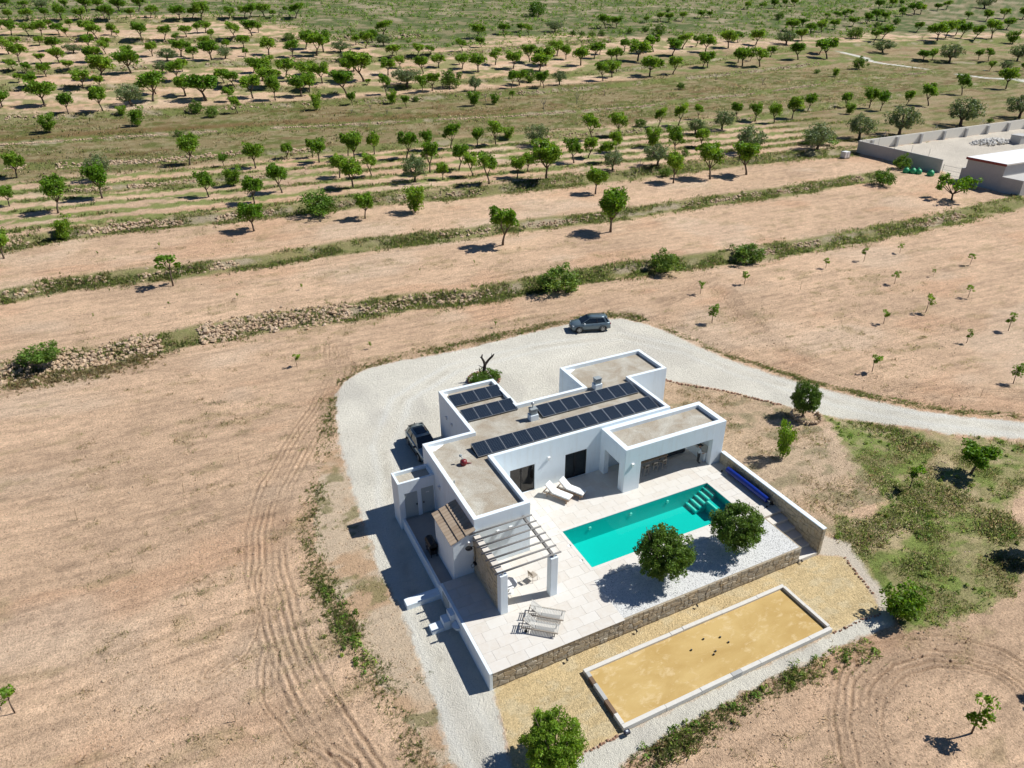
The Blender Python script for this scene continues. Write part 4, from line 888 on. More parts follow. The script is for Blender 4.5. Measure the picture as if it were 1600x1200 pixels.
# ---------------------------------------------------------------- ball court
court = empty('ball_court', (12.8, -3.3, G), label='long ochre sand ball court edged with pale concrete sleepers', cat='ball court')
put(MB().box(5.45, 20.15, -5.15, -1.48, G-.1, G+.045).build('sand', M['sand']), court)
def sleeper(x0, x1, y0, y1, mt, h=.19):
    m_ = MB().box(-(x1-x0)/2+.006, (x1-x0)/2-.006, -(y1-y0)/2+.006, (y1-y0)/2-.006, -.12, h, c=.012)
    o = m_.build('sleeper', mt, court); o.location = ((x0+x1)/2-12.8+RND.uniform(-.012,.012), (y0+y1)/2+3.3+RND.uniform(-.012,.012), RND.uniform(-.012,.01)); o.rotation_euler[2] = RND.uniform(-.004,.004)
xs = [5.2, 8.35, 11.3, 12.2, 15.2, 18.1, 20.39]
for a, b in zip(xs[:-1], xs[1:]): sleeper(a, b, -1.48, -1.22, M['kerb'])
xs = [5.2, 8.0, 10.4, 12.6, 13.3, 14.7, 16.2, 18.6, 20.39]
for i, (a, b) in enumerate(zip(xs[:-1], xs[1:])): sleeper(a, b, -5.41, -5.15, M['kerb'] if i != 3 else M['concrete'])
for i, (a, b) in enumerate(((-5.15,-4.45),(-4.45,-3.5),(-3.5,-2.35),(-2.35,-1.85),(-1.85,-1.48))): sleeper(5.2, 5.45, a, b, (M['kerb'], M['sleeper'], M['concrete'], M['sleeper'], M['concrete'])[i])
for a, b in ((-5.15,-3.3),(-3.3,-1.48)): sleeper(20.14, 20.39, a, b, M['kerb'], .26)
for i, (x, y) in enumerate(((12.89,-2.49),(13.89,-2.82),(14.08,-3.34),(11.72,-2.82),(12.95,-3.52),(12.70,-3.66))):
    b = empty('steel_ball', (x, y, G+.045), label=['steel ball nearest the terrace wall', 'steel ball at the top right of the scattered six', 'steel ball furthest right of the scattered six', 'steel ball furthest left of the scattered six', 'upper ball of the close pair on the sand', 'lower ball of the close pair on the sand'][i], cat='ball', group='balls lying on the court')
    MB().ball((0,0,.06), .06, 12, 8).build('shell', M['black'], b, smooth=True); MB().tube([(0,0,.118),(0,0,.121)], .025, 8).build('stripe', M['steel'], b)
bx = empty('ball_case', (5.28, -5.62, G), label='small dark blue case at the corner of the ball court', cat='case')
MB().box(-.17,.17,-.12,.12,0,.2).build('box', simple('navy_plastic', (.01,.015,.04), .5, var=.1), bx, bevel=.04); MB().box(-.06,.06,-.05,.05,.2,.21).build('lid_plate', M['lens'], bx)
for i, (x, y) in enumerate(((4.73,-.25),(9.6,-.25),(14.21,-.25),(23.2,-.17))):
    s = empty('garden_spotlight', (x, y, G), label='small black spotlight on the yellow gravel, %s along the stone wall' % ['first', 'second', 'third', 'last'][i], cat='spotlight', group='spotlights below the stone wall')
    MB().tube([(0,0,-.05),(0,0,.12)], .015, 6).build('spike', M['black'], s); MB().tube([(0,-.06,.12),(0,.08,.18)], [.07,.05], 10).build('head', M['black'], s)
# ---------------------------------------------------------------- vehicles
def car(loc, rz, paint, glassroof, label):
    """suv, front towards +x, about 4.45 m long"""
    r = empty('parked_car', loc, rz, label=label, cat='car')
    ST = [(-2.20,.46,.98,.80),(-2.12,.30,1.06,.86),(-1.75,.24,1.08,.905),(-1.2,.22,1.06,.92),(-.4,.22,1.03,.925),(.5,.22,1.02,.925),(1.0,.22,1.04,.92),(1.5,.24,1.00,.90),(1.95,.26,.93,.86),(2.16,.32,.82,.78),(2.24,.42,.70,.68)]
    m = MB(); ring = []
    for x, zb, zt, w in ST:
        zm = zb+(zt-zb)*.55
        ring.append([(x,-w*.86,zb),(x,-w*.98,zb+.10),(x,-w,zm),(x,-w*.955,zt-.07),(x,-w*.86,zt),(x,0,zt+.035),(x,w*.86,zt),(x,w*.955,zt-.07),(x,w,zm),(x,w*.98,zb+.10),(x,w*.86,zb)])
    n = len(ring[0]); v = [p for q in ring for p in q]; f = []
    for i in range(len(ring)-1):
        for k in range(n): f.append((i*n+k, i*n+(k+1) % n, (i+1)*n+(k+1) % n, (i+1)*n+k))
    f += [tuple(range(n)), tuple((len(ring)-1)*n+k for k in range(n))[::-1]]
    m.add(v, f); b = m.build('body', M[paint], r, smooth=True)
    # greenhouse: glass block with roof panel and pillars on it
    lo = [(-2.02,.80),(-1.9,.83),(-.2,.86),(1.12,.83)]; 
    g = MB(); low = [(-2.06,-.78,1.05),(1.18,-.80,1.03),(1.18,.80,1.03),(-2.06,.78,1.05)]; top = [(-1.72,-.60,1.60),(.22,-.62,1.60),(.22,.62,1.60),(-1.72,.60,1.60)]
    g.hexa(low+top); g.build('window_glass', M['glass'], r, bevel=.03)
    rf = MB(); rf.add([(-1.86,-.62,1.565),(-1.2,-.66,1.615),(-.2,-.67,1.63),(.26,-.63,1.59),(.26,.63,1.59),(-.2,.67,1.63),(-1.2,.66,1.615),(-1.86,.62,1.565),(-1.2,0,1.665),(-.2,0,1.68),(-1.9,0,1.60),(.32,0,1.63)],
        [(0,1,8,10),(10,8,6,7),(1,2,9,8),(8,9,5,6),(2,3,11,9),(9,11,4,5),(0,10,7,6,5,4,11,3,2,1)][:6])
    rf.add([(-1.86,-.62,1.55),(.26,-.63,1.575),(.26,.63,1.575),(-1.86,.62,1.55)], [(3,2,1,0)])
    roof = rf.build('roof', M[paint], r, smooth=True)
    so = roof.modifiers.new('thick', 'SOLIDIFY'); so.thickness = .03
    if glassroof: MB().add([(-1.25,-.46,1.672),(-.0,-.46,1.682),(-.0,.46,1.682),(-1.25,.46,1.672),(-1.25,0,1.69),(-.0,0,1.70)], [(0,1,5,4),(4,5,2,3)]).build('sunroof', M['glass'], roof)
    for s in (-1, 1):
        for x0, x1, t in ((.22,1.16,.05),(-.62,-.66,.05),(-1.45,-1.72,.16)):
            p0 = Vector((x1 if x1 > x0 else x1, s*.805, 1.04)); p1 = Vector((x0 if x1 > x0 else x0, s*.635, 1.60))
            MB().beam(p0, p1, t, .035, up=(0, s, .3)).build('pillar', M['plastic' if x0 == -.62 else paint], r)
        MB().box(-1.72, .2, s*.60-.015, s*.60+.015, 1.665, 1.69).build('roof_rail', M['plastic'], r)
        mi = MB().box(.72, .90, s*.98-.11, s*.98+.11, 1.02, 1.16).build('mirror', M['lens' if not glassroof else 'plastic'], r, bevel=.03)
        MB().box(1.86, 2.14, s*.66-.16, s*.66+.16, .74, .86).build('headlight', M['lens'], r, bevel=.02)
        MB().box(-2.24, -2.06, s*.66-.17, s*.66+.17, .84, .98).build('tail_light', M['taillens'], r, bevel=.02)
        MB().box(-1.0, .95, s*.925-.02, s*.925+.02, .24, .36).build('sill_trim', M['plastic'], r)
        for k, x in enumerate((-.1, -1.05)): MB().box(x-.09, x+.09, s*.935-.012, s*.935+.012, .87, .90).build('door_handle', M['plastic'], r)
        for x in (1.38, -1.32):
            ar = MB(); N = 12
            pts = [(x+.43*math.cos(math.pi*i/N), s*.93, .34+.42*math.sin(math.pi*i/N)) for i in range(N+1)]; ar.tube(pts, .045, 5); ar.build('wheel_arch', M['plastic'], r)
            MB().tube([(x, s*.55, .34), (x, s*.905, .34)], .385, 18).build('arch_liner', M['black'], r)
            w = empty('wheel', (x, s*.80, .345)); w.parent = r
            MB().tube([(0,-.115,0),(0,-.10,0),(0,.10,0),(0,.115,0)], [.31,.345,.345,.31], 22).build('tyre', M['tyre'], w)
            rm = MB(); rm.tube([(0, s*.116, 0), (0, s*.128, 0)], [.06,.05], 10)
            for k in range(5):
                a = 2*math.pi*k/5; rm.beam((0, s*.122, 0), (.225*math.cos(a), s*.122, .225*math.sin(a)), .075, .02, up=(0, 1, 0))
            N2 = 20; rm.tube([(.225*math.cos(2*math.pi*i/N2), s*.118, .225*math.sin(2*math.pi*i/N2)) for i in range(N2+1)], .022, 5); rm.build('rim', M['rim'], w)
    MB().box(2.13, 2.265, -.5, .5, .42, .60).build('grille', M['black'], r, bevel=.02); MB().box(2.05, 2.25, -.7, .7, .26, .38).build('front_bumper', M['plastic'], r, bevel=.03)
    MB().box(-2.25, -2.05, -.74, .74, .30, .50).build('rear_bumper', M['plastic'], r, bevel=.03); MB().box(-2.235, -2.2, -.26, .26, .62, .74).build('number_plate', M['lampwhite'], r)
    MB().box(2.265, 2.28, -.26, .26, .40, .51).build('number_plate', M['lampwhite'], r)
    MB().box(-1.95,-1.88,-.03,.03,1.58,1.66).build('antenna_fin', M['plastic'], r)
    return r
car((29.55, 38.05, gz(29.55, 38.05)+.02), math.radians(162), 'carpaint_grey', False, 'blue grey suv parked at the far edge of the gravel drive')
car((4.48, 23.85, gz(4.48, 23.85)+.02), math.radians(-90), 'carpaint_silver', True, 'silver suv with black glass roof parked against the house')

# ---------------------------------------------------------------- plants
def leaf_cloud(C, R_, n, size, rnd, asp=.5, flat=0, tint=(.55, 1.25)):
    """leaf quads scattered through clumps: C (k,3) centres, R_ (k,) radii, n leaves per clump"""
    k = len(C); P = np.repeat(C, n, 0); rr = np.repeat(R_, n)
    d = rnd.normal(size=(k*n, 3)); d /= np.linalg.norm(d, axis=1)[:, None]; P = P+d*(rr*rnd.uniform(.25, 1, k*n)**.5)[:, None]
    a = d+rnd.normal(size=d.shape)*.9; a[:, 2] += flat; a /= np.linalg.norm(a, axis=1)[:, None]
    u = np.cross(a, rnd.normal(size=a.shape)); u /= np.linalg.norm(u, axis=1)[:, None]; w = np.cross(a, u)
    s = size*rnd.uniform(.6, 1.35, k*n)[:, None]; u = u*s; w = w*s*asp
    V = np.stack([P-u, P-w*.9, P+u, P+w*.9], 1).reshape(-1, 3); F = np.arange(len(V)).reshape(-1, 4)
    t = np.repeat(rnd.uniform(.75, 1.2, k), n)*rnd.uniform(tint[0], tint[1], k*n); c = np.stack([t*rnd.uniform(.9, 1.15, k*n), t, t*rnd.uniform(.8, 1.1, k*n)], 1)
    return V, F, np.repeat(c, 4, 0)
def limbs(mb, rnd, h, r, lean, n, spread, fork=.32):
    """trunk and limbs; returns the limb tips"""
    l = Vector((lean*math.cos(1.0), lean*math.sin(1.0), 0)); top = Vector((l.x, l.y, h*fork)); tips = []
    mb.tube([(0,0,-.25), (l.x*.25, l.y*.25, h*fork*.35), (l.x*.6, l.y*.6, h*fork*.7), top], [r*1.35, r, r*.85, r*.8], 7)
    for i in range(n):
        a = 2*math.pi*i/n+rnd.uniform(-.35, .35); e = Vector((math.cos(a)*spread*rnd.uniform(.6, 1), math.sin(a)*spread*rnd.uniform(.6, 1), h*rnd.uniform(.70, .92)))
        e += l; mid = top.lerp(e, .5)+Vector((rnd.uniform(-.1,.1), rnd.uniform(-.1,.1), -.1*h*rnd.uniform(.2, .8)))
        mb.tube([top-Vector((0,0,.06)), mid, e], [r*.6, r*.38, r*.12], 5); tips.append(e)
        e2 = mid.lerp(e, .4)+Vector((rnd.uniform(-.5,.5)*spread*.6, rnd.uniform(-.5,.5)*spread*.6, h*.16)); mb.tube([mid, e2], [r*.3, r*.08], 4); tips.append(e2)
    return tips
def tree_mesh(seed, kind):
    rnd = random.Random(seed); nr = np.random.default_rng(seed); mb = MB()
    if kind == 'almond':       # open vase of upright branches, 4 m tall
        h = 4.; tips = limbs(mb, rnd, h, .11, rnd.uniform(-.45, .45), rnd.choice((4, 5, 6)), 1.35, .30)
        C = []
        for t in tips:
            for k in range(6): C.append((t.x*rnd.uniform(.35, 1.12)+rnd.uniform(-.25,.25), t.y*rnd.uniform(.55, 1.12)+rnd.uniform(-.25,.25), t.z+rnd.uniform(-.95, .35)))
        C = np.array(C); V, F, c = leaf_cloud(C, nr.uniform(.28, .58, len(C)), 46, .14, nr, .62)
        mat = M['almond']
    elif kind == 'bushy':      # leafy to the ground
        h = 3.2; tips = limbs(mb, rnd, h, .09, 0, 6, 1.2, .12); C = []
        for t in tips:
            for k in range(5): f = rnd.uniform(.2, 1.05); C.append((t.x*(.3+.7*f)+rnd.uniform(-.3,.3), t.y*(.3+.7*f)+rnd.uniform(-.3,.3), max(.35, t.z*f)))
        C = np.array(C); V, F, c = leaf_cloud(C, nr.uniform(.25, .55, len(C)), 40, .13, nr, .55); mat = M['almond']
    elif kind == 'olive':      # wide dense silvery dome
        h = 3.8; limbs(mb, rnd, h, .2, rnd.uniform(-.2, .2), 5, 1.5, .22); C = []
        while len(C) < 60:
            p = nr.normal(size=3); p /= np.linalg.norm(p); q = p*np.array((1.9, 1.9, 1.45))*nr.uniform(.55, 1.0)*(1+.18*math.sin(5*p[0]+seed)*math.cos(4*p[1])); q[2] += 2.25
            if q[2] > .9: C.append(q)
        C = np.array(C); V, F, c = leaf_cloud(C, nr.uniform(.35, .6, len(C)), 50, .14, nr, .42); mat = M['olive']
    elif kind == 'shrub':
        h = 2.4; mb.tube([(0,0,-.1),(0,0,.7)], [.09,.05], 6); C = []
        while len(C) < 48:
            p = nr.normal(size=3); p /= np.linalg.norm(p); q = p*np.array((1.55, 1.4, 1.15))*nr.uniform(.4, 1.0)*(1+.2*math.sin(4*p[0]+seed*1.7)); q[2] = q[2]+1.15
            if q[2] > .15: C.append(q)
        C = np.array(C); V, F, c = leaf_cloud(C, nr.uniform(.28, .5, len(C)), 46, .115, nr, .55); mat = M['shrub']
    elif kind == 'sapling':
        h = 2.; mb.tube([(0,0,-.1),(.02,.02,.6),(.05,.0,1.3)], [.035,.028,.018], 5); C = []
        for i in range(rnd.choice((6, 8, 9))):
            a = rnd.uniform(0, 6.28); z = rnd.uniform(1.05, 1.95); rr = rnd.uniform(.05, .42); C.append((rr*math.cos(a), rr*math.sin(a), z)); mb.tube([(.04,0,1.0), C[-1]], [.014,.006], 4)
        C = np.array(C); V, F, c = leaf_cloud(C, nr.uniform(.14, .27, len(C)), 36, .095, nr, .55); mat = M['almond']
    elif kind == 'fig':        # broad low tree with large leaves
        h = 4.2; tips = limbs(mb, rnd, h, .16, .1, 8, 3.4, .25); C = []
        for t in tips:
            for k in range(4): C.append((t.x*rnd.uniform(.7, 1.1)+rnd.uniform(-.3,.3), t.y*rnd.uniform(.7, 1.1)+rnd.uniform(-.3,.3), t.z*rnd.uniform(.7, 1.05)))
        C = np.array(C); V, F, c = leaf_cloud(C, nr.uniform(.3, .6, len(C)), 24, .19, nr, .75, .5); mat = M['almond']
    elif kind == 'garden':     # dense round clipped garden tree, near the camera
        h = 4.4; limbs(mb, rnd, h, .13, .05, 6, 1.3, .26); C = []
        while len(C) < 330:
            p = nr.normal(size=3); p /= np.linalg.norm(p); rr = nr.uniform(.2, 1)**.45; bump_ = 1+.10*math.sin(6*p[0]+seed)*math.sin(5*p[1]+1)+.07*math.sin(9*p[2]+seed)
            q = p*np.array((1.92, 1.92, 1.78))*rr*bump_*.9; q[2] += 2.25; C.append(q)
        C = np.array(C); V, F, c = leaf_cloud(C, nr.uniform(.17, .34, len(C)), 70, .08, nr, .45); mat = M['evergreen']
    tm = mb.mesh('trunk', M['bark'], True); cm = np_mesh('crown', V, F, mat, c); return tm, cm, h
MESH = {k: [tree_mesh(s, k) for s in range(100, 100+n)] for k, n in (('almond', 9), ('bushy', 4), ('olive', 5), ('shrub', 5), ('sapling', 5), ('fig', 1))}
def plant(name, kind, x, y, h, label, cat='tree', group=None, var=None, wide=1, rz=None, z=None, parts=('trunk', 'crown')):
    tm, cm, h0 = MESH[kind][RND.randrange(len(MESH[kind])) if var is None else var]
    o = empty(name, (x, y, gz(x, y) if z is None else z), RND.uniform(0, 6.28) if rz is None else rz, label=label, cat=cat, group=group); s = h/h0; o.scale = (s*wide, s*wide, s)
    link(parts[0], tm, o); link(parts[1], cm, o); return o
def dead_tree(x, y, h, label, group=None):
    rnd = random.Random(int(x*7+y)); o = empty('dead_tree', (x, y, gz(x, y)), label=label, cat='dead tree', group=group)
    m = MB(); top = Vector((rnd.uniform(-.3,.3), rnd.uniform(-.3,.3), h*.4)); m.tube([(0,0,-.1), tuple(top)], [.10,.07], 6); m.build('trunk', M['deadwood'], o)
    m = MB()
    for i in range(5):
        a = 2*math.pi*i/5+rnd.uniform(-.4,.4); e = top+Vector((math.cos(a)*h*.32, math.sin(a)*h*.32, h*rnd.uniform(.3,.6))); mid = top.lerp(e, .5)+Vector((0,0,-.1)); m.tube([tuple(top), tuple(mid), tuple(e)], [.05,.035,.01], 4)
        m.tube([tuple(mid), tuple(mid+Vector((rnd.uniform(-.4,.4), rnd.uniform(-.4,.4), h*.25)))], [.025,.008], 4)
    m.build('branches', M['deadwood'], o)
TREES = {
 'almond': [(49.8,65.2,6.4),(32,66.4,5.4),(90.8,81,6),(82.1,81.2,6.3),(57,81.4,4.5),(74,81.7,5.1),(16.5,83.7,4),(0,84.6,4.2),(-31.7,86.4,3.9),(52,90.3,6.5),(41.2,91.3,5.1),(47.7,93.4,3.7),(1.9,95.6,4.3),(51.3,96.4,3.4),(68.5,96.6,3.9),(86.1,97.3,4.9),(40.7,97.4,4),(34.8,97.5,3),(18.6,98.1,5.2),(62.6,98.5,4.3),(95.1,99.8,4),(7.1,100.3,4.6),(67.3,101,3.9),(39.8,102.2,4.5),(-4.3,102.4,3.8),(-26,102.5,5.2),(34.2,102.5,5.3),(75.2,103,4.1),(23.6,104,4),(18.1,105.4,4.1),(-20,108.4,5.2),(-32.9,109,3),(129,114,4.5),(33.7,114.5,4.9),(76.9,115.2,5.2),(84.2,115.2,5),(167.9,115.3,4.7),(187.6,115.6,5.6),(137.4,116.6,5.1),(23.9,116.8,5.1),(5.4,116.9,4.7),(125.7,117.2,4.2),(180.4,117.3,4),(17.2,117.4,4.5),(102.5,117.9,4.6),(54.8,118.1,4.8),(97.1,118.4,4),(44.8,118.9,4.7),(39.8,119.1,3.8),(168.1,119.1,5.4),(121.8,119.4,3.8),(51.2,119.6,3.4),(28.8,120,4.3),(0.3,120.6,2.2),(23.7,120.9,4.1),(16.9,121.9,3.4),(148.6,122.3,4.2),(112,122.4,3.3),(163,122.4,4.1),(12.1,122.7,3),(213.8,124.2,5.4),(-5.4,124.3,5.1),(-33.3,126.3,4.4),(238,126.3,6.6),(283.6,149.8,2.6),(269.9,153.5,3.2),(49.1,159.9,2.9),(80.7,163.1,2),(9.1,166.5,3.6),(288.3,166.8,4.5),(37.2,167.4,3.1),(93.9,169.6,4.4),(287.9,170.7,4.1),(85.1,173.1,4.4),(94.6,173.3,3.8),(-19.6,174.8,5.6),(266.4,174.9,4.1),(117.2,174.9,5.4),(58.8,174.9,4.4),(-26.7,174.9,4.3),(48.8,175.4,5),(19.6,175.8,5.6),(263.3,176.3,4.1),(62.3,176.6,4.3),(89.8,177.1,3.8),(9.2,177.2,3),(136.5,177.8,5.1),(145.9,178.3,4.8),(38.7,178.3,4.8),(26.8,178.9,5),(123.4,179.6,4.6),(14.7,179.6,5),(3.5,180.3,6),(185.4,181.1,5.7),(-8.6,182.3,6.5),(-31.8,183.9,5.7),(180.2,184.1,4.9),(30,184.1,4.2),(165.3,184.7,4.8),(163.7,185.2,4.4),(-40.5,185.6,2.8),(46.6,185.9,1.3),(-0.7,186.7,4.3),(129.8,186.9,3.3),(224.9,188.1,6.2),(210.8,188.7,5.2),(183.2,189.8,3.8),(20.7,190.4,4.5),(-7.4,190.8,4),(47.3,191.3,6.4),(35.4,191.6,5.5),(190.5,191.7,2.5),(104.3,192.2,4.8),(12.3,193.2,3.8),(84.4,195.1,4.9),(31.6,195.2,4.5),(121.9,196.4,5.6),(230,196.9,5),(10.2,197.1,3.5),(205.5,197.4,3.1),(67.4,197.4,4.6),(20.2,197.8,4.9),(97.9,198,4.3),(56.5,198.2,4.9),(146,198.5,5.7),(110.4,199.2,4.6),(45.2,200,4.1),(136.7,200.8,3.6),(81.4,200.9,4),(-19.7,201,2.8),(139.4,201.3,4),(-24,201.4,4.3),(27.4,201.5,4.7),(-1.3,202.2,4),(34.6,203.5,3.4),(-35.5,203.9,3.3),(94.4,204.1,4.2),(165.5,205,4.6),(48.1,205,3.9),(75.3,205.4,3.5),(108.1,206.3,4.7),(63,206.4,3.1),(335.8,206.6,4.7),(133.7,207.3,4.7),(311.7,207.4,6.9),(122.6,207.5,4),(182.7,207.6,5.2),(83.4,207.7,2.4),(350,207.9,7.5),(19.8,209.7,3.4),(-19.8,210,5.2),(-38.6,210.3,2),(156.9,210.8,3.4),(277.3,212.1,4),(335.1,212.8,5.8),(324.5,212.9,6.8),(163.1,213.2,4.5),(139.7,213.2,3.3),(198.8,213.6,5),(122.9,214.4,3.9),(286.9,216,4.6),(1.2,216,3.4),(178.7,216.4,4.4),(-12.1,216.4,4.9),(152.7,216.7,4.3),(-32.8,217.1,2.9),(215.9,217.2,5.1),(187,218.8,3.4),(340.3,219.3,6),(244.9,221.2,4.1),(65.2,221.4,3.2),(27,221.8,2.3),(74.3,222.2,3.5),(-37.1,222.3,2.4),(79.4,222.7,2.9),(-27,222.7,2.4),(212.4,223.8,3.8),(67.8,224.1,2.3),(-40.7,224.3,2.4),(92,225.7,3.6),(34.6,227.2,4.4),(10.6,227.8,4.6),(391.2,228.2,4.1),(42.6,229,5.6),(327.2,230.4,3.5),(204.1,231.1,1.9),(101.7,231.7,2.7),(-20.7,232.1,3.4),(-30,232.2,3.3),(5.8,232.4,2.7),(21.2,232.4,2.4),(-22,232.5,3.4),(28.4,233.2,5.2),(-34.4,233.2,2.5),(262.2,233.7,4.1),(46.1,234.2,6.1),(-12.5,234.4,3.5),(2.7,236.4,3.9),(-40.2,236.5,4.2),(-5.3,238.1,3.2),(61.4,238.3,4.4),(274.2,238.5,4.7),(41.8,241.1,4.6),(260,242.4,4.4),(287.4,243.4,4.3),(-18,245,3.2),(17.3,245.9,3),(60.3,246.3,3.2),(22.9,247.2,3.2),(-43.6,249,3.8),(108.1,249.7,4.6),(306.1,249.8,4.2),(67.5,250.5,3.7),(274.7,250.6,3.5),(409,251.9,4.6),(11.5,252,3.2),(-32.3,252,3.5),(131.4,252.8,3.2),(-22,253.4,3.3),(443.9,254.1,5.1),(121.7,255.9,3.6),(323.7,256.8,4),(432.8,257.7,4.5),(-45.8,257.8,3.2),(-17.7,258.7,2.2),(404,259,3.7),(74.1,259.2,4),(131.4,260.2,3.2),(340.9,260.6,4.4),(22.4,261.3,4.6),(3.3,261.5,2.1),(172.8,261.9,4.6),(-0,262.5,4),(14.7,262.6,2.6),(338,263,4.7),(-36.4,263.1,2.5),(-6.8,263.7,4.8),(179.7,264.1,3.5),(-42.9,264.3,2.3),(28.7,266.3,4.1),(7.3,267.2,3.3),(319.4,267.3,3.8),(315.1,267.8,3.2),(-20,268.6,3.8),(310.6,270.4,2.3),(181.8,270.5,3),(368.1,272,4),(-13.7,272.1,1.7),(201.5,273,2.6),(32.1,273.4,2.9),(-28.8,273.8,2.5),(-23,274.6,4),(214.9,274.8,3.4),(211,275.3,3.1),(11.6,275.3,3.4),(-15.7,275.3,3.1),(223.2,275.5,3.2),(333.9,275.9,3),(14.3,276.3,3.3),(-36.1,276.6,4.5),(383.4,276.9,5.7),(390.5,278.4,4.4),(-40,278.7,3.4),(-31.2,278.8,3.3),(-44.9,279.5,3.8),(238.8,281.1,3),(245.5,282.2,2.5),(416.2,287.6,4),(429,291.3,4),(-28.3,291.3,2.2),(-48.7,293,2.5),(-35.2,295.4,2.4),(377.5,296.2,4.5),(395.4,302.4,4),(51.7,303.5,4.1),(43.5,305.3,2.7),(8.4,305.5,4.6),(34.1,305.6,4.1),(16,305.7,5.3),(289.6,305.8,3.9),(26.6,306.7,3.1),(32.4,306.8,3.4),(409.8,307.2,3.7),(-15.5,307.6,3.8),(13.3,308.1,3.5),(310.6,309,3.7),(40.4,309,4.6),(-31.3,309.3,4.2),(-24.7,309.5,3.4),(-47.8,309.8,3.7),(302.7,309.9,2.2),(-41.7,310.3,3.7),(-1.5,311.7,3.9),(307.2,312.3,2.2),(-8.2,312.6,3),(323.2,313.5,3.8),(0.4,313.8,3.7),(-17.3,313.9,3.6),(332.8,315.4,3.5),(-37.1,317.3,2.9),(51.3,322.6,2.2),(-11.7,332.9,4.3),(-4.7,334.1,4.4),(-23.4,336.4,4.3),(-19,342.3,3.9),(-30.8,345.8,3.2),(-45.3,349.6,2.9),(-51.9,350.4,3.1)],
 'olive': [(116.4,88.2,5),(76.1,89.7,4.1),(66.5,90.7,3.3),(100.3,91.1,5.1),(147,92.4,6.6),(135.2,93.5,5.1),(171.3,94.2,6.7),(195.7,94.9,5.7),(29.6,97.8,4.2),(102,110.9,3.4),(111.1,112.4,4.3),(62.5,114.2,4.3),(-20.2,118.6,4.1),(273.1,149.8,3.6),(305,165.9,6.3),(271.5,171.1,6.7),(73.5,172.5,3.7),(101.1,173.3,3.9),(-13.4,179.4,4.3),(57,182.5,4.2),(259.5,192.1,4.2),(230,215,4.2),(-4,215.2,2.8),(49.7,220.6,2.6),(-1.7,228.5,3.1),(14.7,229.2,3),(51.6,233,3.3),(69,241.9,3.4),(-26.7,247.7,2.3),(146,257.9,3.7),(466.5,292.9,4.9),(-39.5,349,3.2)],
 'bushy': [(24.7,83.6,4.3),(-24.8,91.4,3.2),(85.2,103.9,4.2),(0.3,108,3.3),(156.2,115.2,2.9),(59.2,121.5,2.7),(66.3,156.3,3.7),(72.4,156.9,2.8),(-29.7,158.8,3.9),(-13,159.3,4),(198.6,159.5,2.7),(27.5,164.2,4.2),(47.5,166.5,3.4),(-15.9,172.2,2.1),(351.5,198.4,5.3)],
 'shrub': [(75.3,86,1.7),(10.5,87.9,4),(181.7,93.5,1.2),(86.6,94.6,1.3),(93,120,2),(-5.4,148.6,1.3),(134.2,158.7,1.9),(3.3,163.7,2.5),(198,167,1.6),(54.5,167.9,1.4),(220.8,169.4,3.8),(0.4,170.1,2.9),(68.7,179.4,4.9),(94.7,180.9,3.6),(276.3,221.3,5.1),(315,243,3),(154.9,243.5,2.1),(187.6,244.2,4.3),(151,244.4,2),(160.7,245.7,2.1),(147.9,246.7,2.1),(176.5,248.9,2.1),(338,251,3.2),(186.6,252,2.2),(40.2,259.2,2.8),(280,272.2,3.4),(158.4,298.1,6.5),(234.8,301.9,2)],
 'dead': [(70.9,88.4,2.8),(79.6,142.8,3.9),(92.6,148.7,3.2),(42.1,153.7,1.3),(163,155.3,2.6),(106.4,156.7,1.7),(33.9,156.7,1.2),(71.5,160.2,2.5),(39.9,160.5,1.4),(155.8,168.4,2.5),(138.3,173.1,1.9),(302.1,207.7,3),(23.7,306.7,2.7)],
}
SAPLINGS = [(30.2,9,3.5),(43.2,1.4,3.3),(21.8,-13.5,2.7),(-23.9,9.9,2),(-2.2,43.4,1.5),(47.7,41,1.7),(43.2,33.3,2.2),(55.1,41.2,1.8),(69.2,40.8,1.5),(76.3,40.5,1.9),(84.2,40.9,1.5),(72.8,32.6,1.8),(77.3,25.5,1.7),(68.6,24.8,2.2),(61.4,24.8,1.8),(65.6,17.4,1.6),(72.9,17.4,2.1),(49.4,16.4,2),(60.6,9.1,2.1),(79.9,32.3,1.1),(88.3,32.9,1.7),(-20.9,63.2,0.6),(-13,63,0.7),(-5.4,62.4,0.7),(2.2,61.8,0.8),(-12.9,82.6,0.8),(-20.5,82.4,0.7),(25.1,60.9,0.7),(17.5,61.2,0.6),(20.1,43.1,0.8),(17.8,70.1,0.7),(5.7,44,0.8),(36.8,2.1,2.3)]
